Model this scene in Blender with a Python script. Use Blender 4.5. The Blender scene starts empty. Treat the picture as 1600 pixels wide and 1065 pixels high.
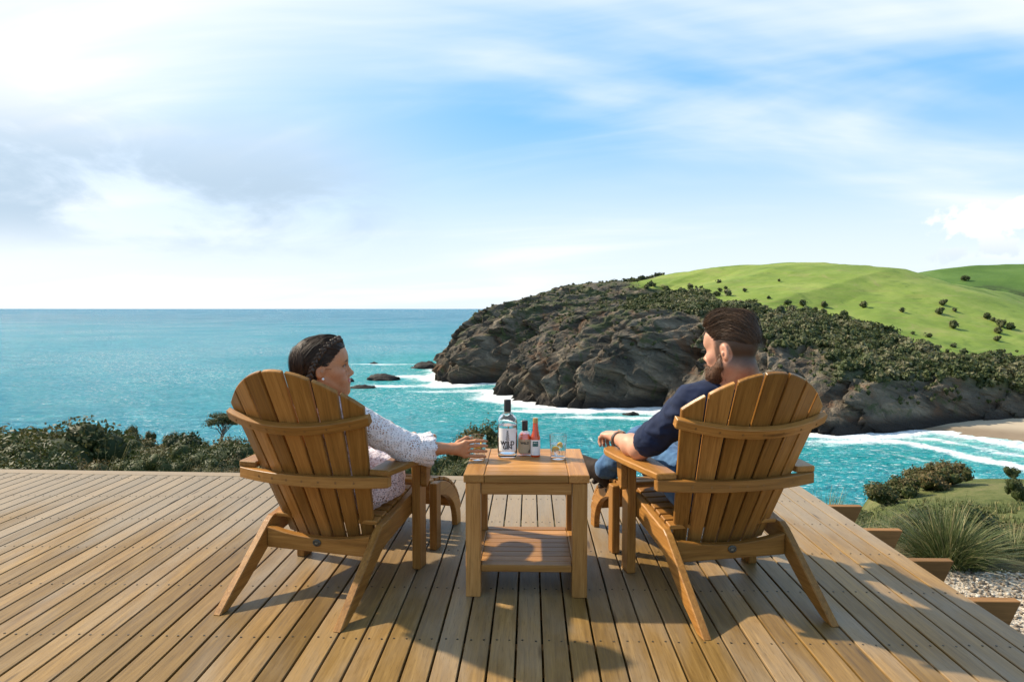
import bpy, bmesh, math, random
import numpy as np
from mathutils import Vector, Matrix

random.seed(7)
RNG = np.random.default_rng(7)
SC = bpy.context.scene
COL = SC.collection
R = math.radians

# ------------------------------------------------------------------ camera
CAM_H = 1.217                       # eye height above the deck boards (deck top is z = 0)
SEA_Z = CAM_H - 40.0                # the sea lies 40 m below the camera
PITCH, YAW, FOC = R(2.87), R(1.5), 24.0
cam_d = bpy.data.cameras.new('camera')
cam_d.lens, cam_d.sensor_width, cam_d.sensor_fit = FOC, 36.0, 'HORIZONTAL'
cam_d.clip_start, cam_d.clip_end = 0.05, 60000
cam = bpy.data.objects.new('camera', cam_d)
cam.location = (0, 0, CAM_H)
cam.rotation_euler = (R(90) - PITCH, 0, YAW)
COL.objects.link(cam)
SC.camera = cam

# ------------------------------------------------------------------ sun, sky, exposure
SUN_AZ, SUN_EL = R(-68), R(42)      # azimuth from +Y, negative to the left
SUN_DIR = Vector((math.sin(SUN_AZ) * math.cos(SUN_EL), math.cos(SUN_AZ) * math.cos(SUN_EL), math.sin(SUN_EL)))
sun_d = bpy.data.lights.new('sun', 'SUN')
sun_d.energy, sun_d.angle, sun_d.color = 5.0, R(1.3), (1.0, 0.88, 0.70)
sun = bpy.data.objects.new('sun', sun_d)
sun.rotation_euler = (-SUN_DIR).to_track_quat('-Z', 'Y').to_euler()
COL.objects.link(sun)

SC.view_settings.view_transform = 'Standard'
SC.view_settings.look = 'None'
SC.view_settings.gamma = 1.0
SC.view_settings.use_curve_mapping = False
SC.view_settings.exposure = 0.66
SC.cycles.use_denoising = True
SC.cycles.adaptive_threshold = 0.02
SC.cycles.max_bounces = 8
SC.cycles.diffuse_bounces = 3
SC.cycles.transparent_max_bounces = 12
SC.cycles.transmission_bounces = 8


class NT:
    """small helper for node trees"""
    def __init__(self, tree):
        self.t = tree
        self.t.nodes.clear()

    def n(self, kind, **kw):
        nd = self.t.nodes.new(kind)
        for k, v in kw.items():
            if k == 'ins':
                for i, val in v.items():
                    if hasattr(val, 'is_output') or hasattr(val, 'links') and not isinstance(val, (tuple, list, float, int)):
                        self.t.links.new(val, nd.inputs[i])
                    else:
                        nd.inputs[i].default_value = val
            else:
                setattr(nd, k, v)
        return nd

    def m(self, op, a, b=0.0, c=None, clamp=False):
        d = {0: a, 1: b}
        if c is not None:
            d[2] = c
        return self.n('ShaderNodeMath', operation=op, use_clamp=clamp, ins=d).outputs[0]

    def vm(self, op, a, b=(0, 0, 0)):
        return self.n('ShaderNodeVectorMath', operation=op, ins={0: a, 1: b}).outputs[0]

    def mix(self, f, a, b, blend='MIX'):
        nd = self.n('ShaderNodeMix', data_type='RGBA', blend_type=blend, clamp_factor=True)
        for i, v in ((0, f), (6, a), (7, b)):
            if isinstance(v, (tuple, list)) and len(v) == 3:
                v = (*v, 1)
            if isinstance(v, (float, int, tuple, list)):
                nd.inputs[i].default_value = v
            else:
                self.t.links.new(v, nd.inputs[i])
        return nd.outputs[2]

    def ss(self, v, lo, hi, a=0.0, b=1.0):
        return self.n('ShaderNodeMapRange', interpolation_type='SMOOTHSTEP', clamp=True,
                      ins={0: v, 1: lo, 2: hi, 3: a, 4: b}).outputs[0]

    def noise(self, vec, scale, detail=4.0, rough=0.55, dist=0.0):
        return self.n('ShaderNodeTexNoise', ins={'Vector': vec, 'Scale': scale, 'Detail': detail, 'Roughness': rough, 'Distortion': dist}).outputs[0]

    def attr(self, name, out='Fac'):
        return self.n('ShaderNodeAttribute', attribute_name=name).outputs[out]

    def ramp(self, f, stops):
        nd = self.n('ShaderNodeValToRGB', ins={0: f})
        e = nd.color_ramp.elements
        while len(e) > 1:
            e.remove(e[-1])
        for i, (p, c) in enumerate(stops):
            x = e[0] if i == 0 else e.new(p)
            x.position = p
            x.color = (*c, 1) if len(c) == 3 else c
        return nd.outputs[0]


SKY_ROT, SKY_LOC = 40, (8.3, 3.3, 0.9)


def build_world():
    w = bpy.data.worlds.new('World')
    SC.world = w
    w.use_nodes = True
    g = NT(w.node_tree)
    sky = g.n('ShaderNodeTexSky', sky_type='NISHITA', sun_disc=False, sun_elevation=SUN_EL,
              sun_rotation=SUN_AZ, altitude=40, air_density=1.0, dust_density=0.6, ozone_density=2.0)
    dr = g.n('ShaderNodeTexCoord').outputs['Generated']
    sp = g.n('ShaderNodeSeparateXYZ', ins={0: dr})
    x, y, z = sp.outputs
    az = g.m('ARCTAN2', x, y)
    el = g.m('ARCSINE', z)
    zc = g.m('MAXIMUM', g.m('ADD', z, 0.16), 0.05)
    pv = g.n('ShaderNodeCombineXYZ', ins={0: g.m('DIVIDE', x, zc), 1: g.m('DIVIDE', y, zc), 2: 0.0}).outputs[0]
    # soft sheets of high cloud with wisps combed through them
    st = g.n('ShaderNodeMapping', ins={'Vector': pv, 'Rotation': (0, 0, R(SKY_ROT)), 'Scale': (0.36, 0.80, 1), 'Location': SKY_LOC}).outputs[0]
    n1 = g.noise(st, 0.80, 5, 0.50, 0.9)
    wisp = g.noise(g.n('ShaderNodeMapping', ins={'Vector': st, 'Scale': (0.75, 1.7, 1)}).outputs[0], 1.4, 6, 0.54, 0.9)
    n2 = g.noise(g.vm('ADD', pv, (7.3, 2.2, 0)), 0.30, 3, 0.5, 0.2)
    mixn = g.m('ADD', g.m('ADD', g.m('MULTIPLY', n1, 0.72), g.m('MULTIPLY', n2, 0.40)), g.m('MULTIPLY', wisp, 0.24))
    cl = g.ss(mixn, 0.62, 0.87)
    # thicker veil towards the sun, thinner away from it
    sd = g.n('ShaderNodeVectorMath', operation='DOT_PRODUCT', ins={0: dr, 1: tuple(SUN_DIR)}).outputs['Value']
    near_sun = g.ss(sd, 0.42, 0.95)
    veil = g.m('ADD', cl, g.m('MULTIPLY', near_sun, 0.9), clamp=True)
    low = g.ss(el, 0.30, 0.03)
    blue = g.mix(1.0, sky.outputs[0], (0.95, 1.22, 1.42), 'MULTIPLY')
    blue = g.mix(0.72, blue, (2.2, 5.9, 10.2))
    blue = g.mix(g.m('MULTIPLY', low, 0.80), blue, (9.2, 9.6, 9.9))
    white = g.mix(g.ss(el, 0.0, 0.25), (9.9, 10.0, 10.1), (9.9, 10.1, 10.3))
    c = g.mix(g.m('MULTIPLY', veil, 0.90), blue, white)
    # bank of soft grey-blue cloud low over the sea
    b1 = g.noise(g.n('ShaderNodeMapping', ins={'Vector': dr, 'Scale': (2.2, 2.2, 7.0)}).outputs[0], 1.6, 7, 0.58, 0.5)
    bel = g.m('MULTIPLY', g.ss(el, 0.045, 0.12), g.ss(el, 0.29, 0.15))
    bank = g.m('MULTIPLY', g.m('MULTIPLY', bel, g.ss(az, -0.10, -0.36)), g.ss(b1, 0.34, 0.56))
    c = g.mix(g.m('MULTIPLY', bank, 0.88), c, (4.7, 6.1, 7.5))
    # fair-weather cumulus over the land
    bv = g.n('ShaderNodeMapping', ins={'Vector': dr, 'Scale': (1.0, 1.0, 1.25)}).outputs[0]
    q = g.noise(bv, 19.0, 7, 0.55, 0.15)
    cz = g.m('MULTIPLY', g.m('MULTIPLY', g.ss(el, 0.035, 0.065), g.ss(el, 0.175, 0.10)), g.ss(az, 0.46, 0.56))
    cu = g.ss(g.m('ADD', q, g.m('MULTIPLY', cz, 0.26)), 0.72, 0.79)
    cu = g.m('MULTIPLY', cu, cz, clamp=True)
    shade = g.mix(g.ss(el, 0.05, 0.105), (7.0, 8.0, 9.2), (9.9, 10.0, 10.1))
    c = g.mix(cu, c, shade)
    bg = g.n('ShaderNodeBackground', ins={0: c, 1: 0.071})
    out = g.n('ShaderNodeOutputWorld', ins={0: bg.outputs[0]})


build_world()

# ------------------------------------------------------------------ numeric helpers
f_px = 1600 * FOC / 36.0
_fw = np.array([-math.sin(YAW) * math.cos(PITCH), math.cos(YAW) * math.cos(PITCH), -math.sin(PITCH)])
_rt = np.array([math.cos(YAW), math.sin(YAW), 0.0])
_up = np.cross(_rt, _fw)


def on_plane(px, py, z):
    """survey: where the sight line through a photograph point meets height z"""
    r = _fw + _rt * (px - 800) / f_px + _up * (532.5 - py) / f_px
    k = (z - CAM_H) / r[2]
    return np.array([0, 0, CAM_H]) + r * k


def _hash(ix, iy, iz, seed):
    h = (ix * 374761393 + iy * 668265263 + iz * 2147483647 + seed * 974711) & 0xFFFFFFFF
    h = ((h ^ (h >> 13)) * 1274126177) & 0xFFFFFFFF
    h = ((h ^ (h >> 16)) * 2246822519) & 0xFFFFFFFF
    return ((h ^ (h >> 15)) & 0xFFFFFF) / float(0xFFFFFF)


def vnoise(x, y, z, seed=0):
    x, y, z = np.broadcast_arrays(np.asarray(x, float), np.asarray(y, float), np.asarray(z, float))
    xi, yi, zi = np.floor(x).astype(np.int64), np.floor(y).astype(np.int64), np.floor(z).astype(np.int64)
    fx, fy, fz = x - xi, y - yi, z - zi
    fx, fy, fz = [f * f * f * (f * (f * 6 - 15) + 10) for f in (fx, fy, fz)]
    r = 0
    for dx in (0, 1):
        for dy in (0, 1):
            for dz in (0, 1):
                w = (fx if dx else 1 - fx) * (fy if dy else 1 - fy) * (fz if dz else 1 - fz)
                r = r + w * _hash(xi + dx, yi + dy, zi + dz, seed)
    return r


def fbm(x, y, z=0.0, octv=4, seed=0, gain=0.5):
    a, s, tot = 1.0, 0.0, 0.0
    for o in range(octv):
        s = s + a * (vnoise(np.asarray(x) * 2 ** o, np.asarray(y) * 2 ** o, np.asarray(z) * 2 ** o, seed + o) - 0.5)
        tot += a
        a *= gain
    return s / tot * 2


def sstep(v, a, b):
    t = np.clip((np.asarray(v, float) - a) / (b - a), 0, 1)
    return t * t * (3 - 2 * t)


# ------------------------------------------------------------------ object helpers
def tag(o, label=None, cat=None, group=None, kind=None):
    for k, v in (('label', label), ('category', cat), ('group', group), ('kind', kind)):
        if v:
            o[k] = v
    return o


def empty(name, loc=(0, 0, 0), rz=0.0, parent=None):
    o = bpy.data.objects.new(name, None)
    o.location, o.rotation_euler = loc, (0, 0, rz)
    o.empty_display_size = 0.1
    o.parent = parent
    COL.objects.link(o)
    return o


def link(name, me, mat=None, parent=None):
    o = bpy.data.objects.new(name, me)
    if mat is not None and not me.materials:
        me.materials.append(mat)
    o.parent = parent
    COL.objects.link(o)
    return o


def mk(name, V, F, mat=None, parent=None, smooth=False, fattr=None, cattr=None, do_link=True):
    V = np.asarray(V, np.float32).reshape(-1, 3)
    me = bpy.data.meshes.new(name)
    if isinstance(F, np.ndarray):
        k = F.shape[1]
        keep = np.ones(F.shape, bool)
        if k == 4:
            keep[:, 3] = F[:, 2] != F[:, 3]          # quads that repeat a corner are triangles
        idx = F.astype(np.int32)[keep]
        n = keep.sum(1)
        me.vertices.add(len(V))
        me.vertices.foreach_set('co', V.ravel())
        me.loops.add(len(idx))
        me.loops.foreach_set('vertex_index', idx)
        me.polygons.add(len(F))
        me.polygons.foreach_set('loop_start', (np.cumsum(n) - n).astype(np.int32))
        me.update(calc_edges=True)
    else:
        me.from_pydata(V.tolist(), [], F)
        me.update()
    if smooth:
        me.polygons.foreach_set('use_smooth', np.ones(len(me.polygons), bool))
    for nm, arr in (fattr or {}).items():
        a = me.attributes.new(nm, 'FLOAT', 'POINT')
        a.data.foreach_set('value', np.asarray(arr, np.float32).ravel())
    for nm, arr in (cattr or {}).items():
        a = me.attributes.new(nm, 'FLOAT_COLOR', 'POINT')
        arr = np.asarray(arr, np.float32)
        if arr.shape[1] == 3:
            arr = np.hstack([arr, np.ones((len(arr), 1), np.float32)])
        a.data.foreach_set('color', arr.ravel())
    if mat is not None:
        me.materials.append(mat)
    if not do_link:
        return me
    return link(name, me, None, parent)


def frame(o, x, y, z=None):
    """4x4 with columns x, y, z at origin o"""
    x, y = Vector(x).normalized(), Vector(y).normalized()
    z = x.cross(y) if z is None else Vector(z).normalized()
    m = Matrix((x, y, z)).transposed().to_4x4()
    m.translation = Vector(o)
    return m


def slab(name, pts, th, M, mat, parent, bev=0.003, do_link=True):
    """a flat outline (x along the grain) given thickness th along z, edges eased"""
    bm = bmesh.new()
    lay = bm.verts.layers.float_vector.new('grain')
    lo = [bm.verts.new((p[0], p[1], -th / 2)) for p in pts]
    hi = [bm.verts.new((p[0], p[1], th / 2)) for p in pts]
    bm.faces.new(lo[::-1])
    bm.faces.new(hi)
    n = len(pts)
    for i in range(n):
        bm.faces.new((lo[i], lo[(i + 1) % n], hi[(i + 1) % n], hi[i]))
    bmesh.ops.recalc_face_normals(bm, faces=bm.faces)
    if bev:
        bmesh.ops.bevel(bm, geom=bm.edges[:], offset=bev, segments=1, affect='EDGES', clamp_overlap=True)
    off = Vector((random.uniform(0, 40), random.uniform(0, 40), random.uniform(0, 40)))
    for v in bm.verts:
        v[lay] = v.co + off
    if M is not None:
        bm.transform(M)
    me = bpy.data.meshes.new(name)
    bm.to_mesh(me)
    bm.free()
    me.materials.append(mat)
    return link(name, me, None, parent) if do_link else me


def box(name, x0, x1, y0, y1, z0, z1, mat, parent, axis=0, bev=0.003):
    """axis aligned timber; axis is the direction of its grain"""
    c = Vector(((x0 + x1) / 2, (y0 + y1) / 2, (z0 + z1) / 2))
    d = [x1 - x0, y1 - y0, z1 - z0]
    e = [Vector((1, 0, 0)), Vector((0, 1, 0)), Vector((0, 0, 1))]
    a, b, k = axis, (axis + 1) % 3, (axis + 2) % 3
    p = [(-d[a] / 2, -d[b] / 2), (d[a] / 2, -d[b] / 2), (d[a] / 2, d[b] / 2), (-d[a] / 2, d[b] / 2)]
    return slab(name, p, d[k], frame(c, e[a], e[b]), mat, parent, bev)


def sweep_bar(name, cen, tv, hv, t, h, mat, parent, bev=0.0025):
    """timber bar of section t x h along the points cen; tv / hv: section directions per point"""
    bm = bmesh.new()
    lay = bm.verts.layers.float_vector.new('grain')
    off = Vector((random.uniform(0, 40), random.uniform(0, 40), random.uniform(0, 40)))
    rings, s = [], 0.0
    for i, c in enumerate(cen):
        c = Vector(c)
        if i:
            s += (c - Vector(cen[i - 1])).length
        a, b = Vector(tv[i] if isinstance(tv, list) else tv), Vector(hv[i] if isinstance(hv, list) else hv)
        ring = []
        for sa, sb in ((-1, -1), (1, -1), (1, 1), (-1, 1)):
            v = bm.verts.new(c + a * sa * t / 2 + b * sb * h / 2)
            v[lay] = Vector((s, sa * t / 2, sb * h / 2)) + off
            ring.append(v)
        rings.append(ring)
    for i in range(len(rings) - 1):
        for k in range(4):
            bm.faces.new((rings[i][k], rings[i][(k + 1) % 4], rings[i + 1][(k + 1) % 4], rings[i + 1][k]))
    bm.faces.new(rings[0][::-1])
    bm.faces.new(rings[-1])
    bmesh.ops.recalc_face_normals(bm, faces=bm.faces)
    sharp = [e for e in bm.edges if e.is_manifold and e.calc_face_angle(0) > R(40)]
    bmesh.ops.bevel(bm, geom=sharp, offset=bev, segments=1, affect='EDGES', clamp_overlap=True)
    me = bpy.data.meshes.new(name)
    bm.to_mesh(me)
    bm.free()
    me.materials.append(mat)
    return link(name, me, None, parent)


def lathe(prof, seg=40):
    """surface of revolution about z from (radius, height) points"""
    V, F = [], []
    n = len(prof)
    for i in range(seg):
        a = 2 * math.pi * i / seg
        for r, z in prof:
            V.append((r * math.cos(a), r * math.sin(a), z))
    for i in range(seg):
        j = (i + 1) % seg
        for k in range(n - 1):
            F.append((i * n + k, j * n + k, j * n + k + 1, i * n + k + 1))
    return V, F


def solid_lathe(name, prof, mat, parent, seg=40, smooth=True):
    bm = bmesh.new()
    V, F = lathe(prof, seg)
    vs = [bm.verts.new(v) for v in V]
    for f in F:
        try:
            bm.faces.new([vs[i] for i in f])
        except ValueError:
            pass
    bmesh.ops.remove_doubles(bm, verts=bm.verts, dist=1e-6)
    bmesh.ops.recalc_face_normals(bm, faces=bm.faces)
    me = bpy.data.meshes.new(name)
    bm.to_mesh(me)
    bm.free()
    for p in me.polygons:
        p.use_smooth = smooth
    if smooth:
        me.set_sharp_from_angle(angle=R(35))
    me.materials.append(mat)
    return link(name, me, None, parent)


def tube(path, rad, seg=5, close=True):
    """tube verts/quads along a polyline; rad a number or list"""
    P = np.asarray(path, float)
    n = len(P)
    rad = np.broadcast_to(np.asarray(rad, float), (n,))
    T = np.gradient(P, axis=0)
    T /= np.linalg.norm(T, axis=1)[:, None] + 1e-12
    ref = np.array([0.31, 0.17, 0.93])
    A = np.cross(T, ref)
    A /= np.linalg.norm(A, axis=1)[:, None] + 1e-12
    B = np.cross(T, A)
    ang = np.arange(seg) * 2 * math.pi / seg
    V = P[:, None, :] + rad[:, None, None] * (np.cos(ang)[None, :, None] * A[:, None, :] + np.sin(ang)[None, :, None] * B[:, None, :])
    F = []
    for i in range(n - 1):
        for k in range(seg):
            F.append((i * seg + k, i * seg + (k + 1) % seg, (i + 1) * seg + (k + 1) % seg, (i + 1) * seg + k))
    return V.reshape(-1, 3), np.array(F)


def merge(parts):
    V, F, o = [], [], 0
    for v, f in parts:
        V.append(v)
        F.append(np.asarray(f) + o)
        o += len(v)
    return np.vstack(V), np.vstack(F)


# ------------------------------------------------------------------ materials
def material(name):
    m = bpy.data.materials.new(name)
    m.use_nodes = True
    return m, NT(m.node_tree)


def finish(g, surf, disp=None):
    ins = {0: surf}
    g.n('ShaderNodeOutputMaterial', ins=ins)


def principled(g, col, rough=0.5, normal=None, **kw):
    ins = {'Base Color': (*col, 1) if isinstance(col, tuple) and len(col) == 3 else col, 'Roughness': rough}
    if normal is not None:
        ins['Normal'] = normal
    for k, v in kw.items():
        ins[k.replace('_', ' ')] = v
    return g.n('ShaderNodeBsdfPrincipled', ins=ins).outputs[0]


def bump(g, h, strength=0.3, dist=0.01):
    return g.n('ShaderNodeBump', ins={'Strength': strength, 'Distance': dist, 'Height': h}).outputs[0]


def plain(name, col, rough=0.5, **kw):
    m, g = material(name)
    co = g.n('ShaderNodeTexCoord').outputs['Object']
    n = g.noise(co, 60, 3)
    c = g.mix(n, tuple(v * 0.85 for v in col), tuple(min(1, v * 1.12) for v in col))
    finish(g, principled(g, c, rough, **kw))
    return m


def wood(name, dark, mid, light, rough=0.45, grey=None, greyamt=0.0, world_grey=False):
    m, g = material(name)
    gr = g.attr('grain', 'Vector')
    rnd = g.n('ShaderNodeObjectInfo').outputs['Random']
    shift = g.vm('ADD', gr, g.n('ShaderNodeCombineXYZ', ins={0: g.m('MULTIPLY', rnd, 91.0), 1: g.m('MULTIPLY', rnd, 37.0), 2: 0.0}).outputs[0])
    a = g.n('ShaderNodeMapping', ins={'Vector': shift, 'Scale': (1.6, 26, 26)}).outputs[0]
    n1 = g.noise(a, 1.6, 6, 0.62, 1.1)
    b = g.n('ShaderNodeMapping', ins={'Vector': shift, 'Scale': (5, 150, 150)}).outputs[0]
    n2 = g.noise(b, 1.0, 4, 0.6, 0.2)
    cth = g.noise(g.n('ShaderNodeMapping', ins={'Vector': shift, 'Scale': (1.2, 7, 7)}).outputs[0], 1.0, 3, 0.5, 0.6)
    fac = g.m('ADD', g.m('MULTIPLY', n1, 0.6), g.m('MULTIPLY', n2, 0.4))
    c = g.ramp(fac, [(0.34, dark), (0.5, mid), (0.66, light)])
    c = g.mix(0.42, c, g.ramp(cth, [(0.3, mid), (0.7, light)]))
    tone = g.n('ShaderNodeMapRange', ins={0: rnd, 1: 0.0, 2: 1.0, 3: 0.66, 4: 1.20}).outputs[0]
    c = g.mix(1.0, c, g.n('ShaderNodeCombineXYZ', ins={0: tone, 1: tone, 2: g.m('POWER', tone, 1.25)}).outputs[0], 'MULTIPLY')
    if grey:
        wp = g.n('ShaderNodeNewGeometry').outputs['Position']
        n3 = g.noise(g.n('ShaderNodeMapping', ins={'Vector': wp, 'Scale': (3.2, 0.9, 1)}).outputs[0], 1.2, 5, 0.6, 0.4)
        # weathered grey patches; the rise seaward paints sky glare into the colour
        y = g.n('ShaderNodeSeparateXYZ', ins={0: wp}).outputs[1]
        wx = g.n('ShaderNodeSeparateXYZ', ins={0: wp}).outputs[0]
        wear_glare = g.m('ADD', g.ss(g.m('SUBTRACT', y, g.m('MULTIPLY', g.m('ABSOLUTE', wx), 0.10)), 2.6, 4.9), g.m('MULTIPLY', rnd, 0.30))
        k = g.m('MULTIPLY', g.ss(g.m('ADD', n3, g.m('MULTIPLY', wear_glare, 0.42)), 0.45, 0.86), greyamt)
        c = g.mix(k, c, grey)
    # dark pores and the odd knot
    pore = g.noise(g.n('ShaderNodeMapping', ins={'Vector': shift, 'Scale': (14, 420, 420)}).outputs[0], 1.0, 2, 0.5)
    c = g.mix(g.m('MULTIPLY', g.ss(pore, 0.60, 0.72), 0.55), c, dark)
    kn = g.n('ShaderNodeTexVoronoi', ins={'Vector': g.n('ShaderNodeMapping', ins={'Vector': shift, 'Scale': (1.1, 9, 9)}).outputs[0], 'Scale': 1.0}).outputs['Distance']
    c = g.mix(g.m('MULTIPLY', g.ss(kn, 0.10, 0.03), 0.7), c, tuple(v * 0.6 for v in dark))
    nrm = bump(g, fac, 0.45, 0.0018)
    finish(g, principled(g, c, g.m('ADD', g.m('MULTIPLY', n2, 0.3), rough - 0.15), nrm, Specular_IOR_Level=0.22))
    return m


M_TEAK = wood('oiled_teak', (0.098, 0.036, 0.007), (0.265, 0.116, 0.025), (0.42, 0.205, 0.054), 0.38)
M_TABLE = wood('table_teak', (0.150, 0.060, 0.014), (0.315, 0.142, 0.036), (0.470, 0.245, 0.080), 0.42)
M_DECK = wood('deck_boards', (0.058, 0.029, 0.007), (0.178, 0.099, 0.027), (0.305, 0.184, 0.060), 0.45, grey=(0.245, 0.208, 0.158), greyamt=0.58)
M_JOIST = wood('deck_joists', (0.105, 0.046, 0.012), (0.22, 0.105, 0.032), (0.31, 0.155, 0.050), 0.6)
M_SCREW = plain('screw_heads', (0.035, 0.028, 0.02), 0.5, Metallic=0.4)

# ------------------------------------------------------------------ sea
COAST_P0 = np.array([127.0, 229.0])
E1 = np.array([-0.625, 0.781])      # along the headland, towards its nose
E1 /= np.linalg.norm(E1)
E2 = np.array([E1[1], -E1[0]])      # inland
T_K = [-140, -90, -50, -28, -14, 0, 7.7, 40, 66, 80, 95, 132, 150, 168, 181, 190, 200, 221, 250, 274, 300, 320, 345]
C_K = [330, 215, 118, 62, 26, -14, -36, -38, -42, -29, -60, -66, -58, -34, -14, -26, -58, -52, -31, -14, 10, 34, 78]


def coast_offset(t):
    c = np.interp(t, T_K, C_K)
    return c + fbm(np.asarray(t) / 13.0, 3.3, 0, 3, 11) * 6.0


def coast_line(n=900):
    t = np.linspace(-120, 345, n)
    return COAST_P0 + E1 * t[:, None] + E2 * coast_offset(t)[:, None]


def build_sea():
    def axis(fine_lo, fine_hi, step, lo, hi):
        a = list(np.arange(fine_lo, fine_hi + 0.1, step))
        s, v = step, fine_hi
        while v < hi:
            s *= 1.35
            v += s
            a.append(min(v, hi))
        s, v = step, fine_lo
        while v > lo:
            s *= 1.35
            v -= s
            a.insert(0, max(v, lo))
        return np.array(a)
    xs = axis(-190, 240, 2.1, -22000, 22000)
    ys = axis(120, 560, 2.1, -300, 12500)
    X, Y = np.meshgrid(xs, ys, indexing='ij')
    nx, ny = X.shape
    P = np.stack([X.ravel(), Y.ravel()], 1)
    cl = coast_line()
    tt = (P - COAST_P0) @ E1
    ss_ = (P - COAST_P0) @ E2 - coast_offset(np.clip(tt, -140, 345))
    dist = np.full(len(P), 1e4)
    near = (np.abs(P[:, 0] - 20) < 300) & (P[:, 1] > 60) & (P[:, 1] < 640)
    idx = np.where(near)[0]
    for i0 in range(0, len(idx), 4000):
        ii = idx[i0:i0 + 4000]
        d2 = ((P[ii, None, :] - cl[None, ::3, :]) ** 2).sum(2)
        dist[ii] = np.sqrt(d2.min(1))
    beachd = np.full(len(P), 1e4)
    bl = np.array([on_plane(px, py, SEA_Z)[:2] for px, py in BEACH_FRONT])
    bl = np.vstack([np.linspace(bl[i], bl[i + 1], 12) for i in range(len(bl) - 1)])
    for i0 in range(0, len(idx), 4000):
        ii = idx[i0:i0 + 4000]
        beachd[ii] = np.sqrt(((P[ii, None, :] - bl[None]) ** 2).sum(2).min(1))
    n = fbm(P[:, 0] / 9, P[:, 1] / 9, 0, 4, 5)
    foam = np.clip(1.15 - dist / (11.0 + 15 * (n + 0.5)), 0, 1)
    # the rip of white water streaming off the points and the two rock shelves
    for px, py, rx, ry, k in FOAM_SPOTS:
        c = on_plane(px, py, SEA_Z)
        d = np.sqrt(((P[:, 0] - c[0]) / rx) ** 2 + ((P[:, 1] - c[1]) / ry) ** 2)
        foam = np.maximum(foam, np.clip(1.25 - d, 0, 1) * k)
    # breakers rolling to the beach
    wv = beachd + 7 * fbm(P[:, 0] / 26, P[:, 1] / 26, 0, 3, 9)
    wv = wv * (1 + 0.25 * fbm(P[:, 0] / 60, P[:, 1] / 60, 0, 2, 19))
    for c0, w, k in ((3, 7, 0.95), (16, 5.0, 0.72), (31, 6.0, 0.92), (52, 3.2, 0.58)):
        foam = np.maximum(foam, np.exp(-((wv - c0) / w) ** 2) * k)
    foam = np.maximum(foam, np.clip(1 - beachd / 85, 0, 1) * 0.60)
    shallow = np.exp(-np.minimum(dist, beachd) / 85.0)
    shallow = np.maximum(shallow, np.exp(-beachd / 95.0) * 1.25)
    # swell
    Z = SEA_Z + np.where(near, 0.22 * fbm(P[:, 0] / 14, P[:, 1] / 7, 0, 3, 21) + foam * 0.35 * fbm(P[:, 0] / 4, P[:, 1] / 4, 0, 2, 4), 0.0)
    I = np.arange(nx * ny).reshape(nx, ny)
    F = np.stack([I[:-1, :-1], I[1:, :-1], I[1:, 1:], I[:-1, 1:]], -1).reshape(-1, 4)
    m, g = material('sea_water')
    pos = g.n('ShaderNodeNewGeometry').outputs['Position']
    fo, sh = g.attr('foam'), g.attr('shallow')
    st = g.n('ShaderNodeMapping', ins={'Vector': pos, 'Rotation': (0, 0, R(24)), 'Scale': (0.55, 1.0, 1)}).outputs[0]
    w1 = g.noise(st, 0.05, 5, 0.6, 0.4)
    w2 = g.noise(st, 0.22, 6, 0.66, 0.6)
    w3 = g.noise(st, 1.1, 4, 0.7, 0.3)
    sepp = g.n('ShaderNodeSeparateXYZ', ins={0: pos})
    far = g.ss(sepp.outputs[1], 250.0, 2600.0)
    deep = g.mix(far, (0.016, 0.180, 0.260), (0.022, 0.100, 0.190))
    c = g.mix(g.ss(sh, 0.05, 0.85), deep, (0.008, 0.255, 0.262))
    c = g.mix(g.ss(sh, 0.75, 1.2), c, (0.15, 0.50, 0.44))
    patch = g.ss(g.m('ADD', g.m('MULTIPLY', w1, 0.4), g.m('MULTIPLY', w2, 0.6)), 0.40, 0.62)
    c = g.mix(g.m('MULTIPLY', patch, 0.60), c, (0.04, 0.275, 0.335))
    c = g.mix(g.m('MULTIPLY', g.ss(g.noise(st, 0.6, 5, 0.7, 0.5), 0.50, 0.66), 0.50), c, (0.15, 0.38, 0.45))  # paler, light-catching wave faces painted into the colour
    fn = g.noise(g.n('ShaderNodeMapping', ins={'Vector': pos, 'Rotation': (0, 0, R(-20)), 'Scale': (0.6, 1.25, 1)}).outputs[0], 0.24, 8, 0.68, 1.4)
    fl = g.noise(g.n('ShaderNodeMapping', ins={'Vector': pos, 'Rotation': (0, 0, R(15)), 'Scale': (0.7, 1.2, 1)}).outputs[0], 0.95, 7, 0.72, 1.0)
    fm = g.ss(g.m('ADD', g.m('MULTIPLY', fo, 0.66), g.m('ADD', g.m('MULTIPLY', fn, 0.72), g.m('MULTIPLY', fl, 0.45))), 0.85, 1.20)
    wc = g.ss(g.noise(g.n('ShaderNodeMapping', ins={'Vector': pos, 'Rotation': (0, 0, R(30)), 'Scale': (0.35, 1.0, 1)}).outputs[0], 0.42, 6, 0.66, 0.8), 0.655, 0.73)
    glint_zone = g.ss(g.noise(pos, 0.006, 3, 0.5), 0.35, 0.60)  # uneven spread of the painted glitter
    glint_fleck = g.ss(g.noise(g.n('ShaderNodeMapping', ins={'Vector': pos, 'Rotation': (0, 0, R(35)), 'Scale': (0.5, 1.0, 1)}).outputs[0], 0.95, 5, 0.72, 0.6), 0.55, 0.66)  # sun glitter painted into the colour as pale flecks
    fm = g.m('MAXIMUM', g.m('MAXIMUM', fm, g.m('MULTIPLY', wc, 0.75)), g.m('MULTIPLY', g.m('MULTIPLY', glint_fleck, glint_zone), 0.80))
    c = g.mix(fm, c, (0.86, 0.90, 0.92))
    hgt = g.m('ADD', g.m('ADD', g.m('MULTIPLY', w1, 2.6), g.m('MULTIPLY', w2, 1.3)), g.m('MULTIPLY', w3, 0.30))
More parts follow.
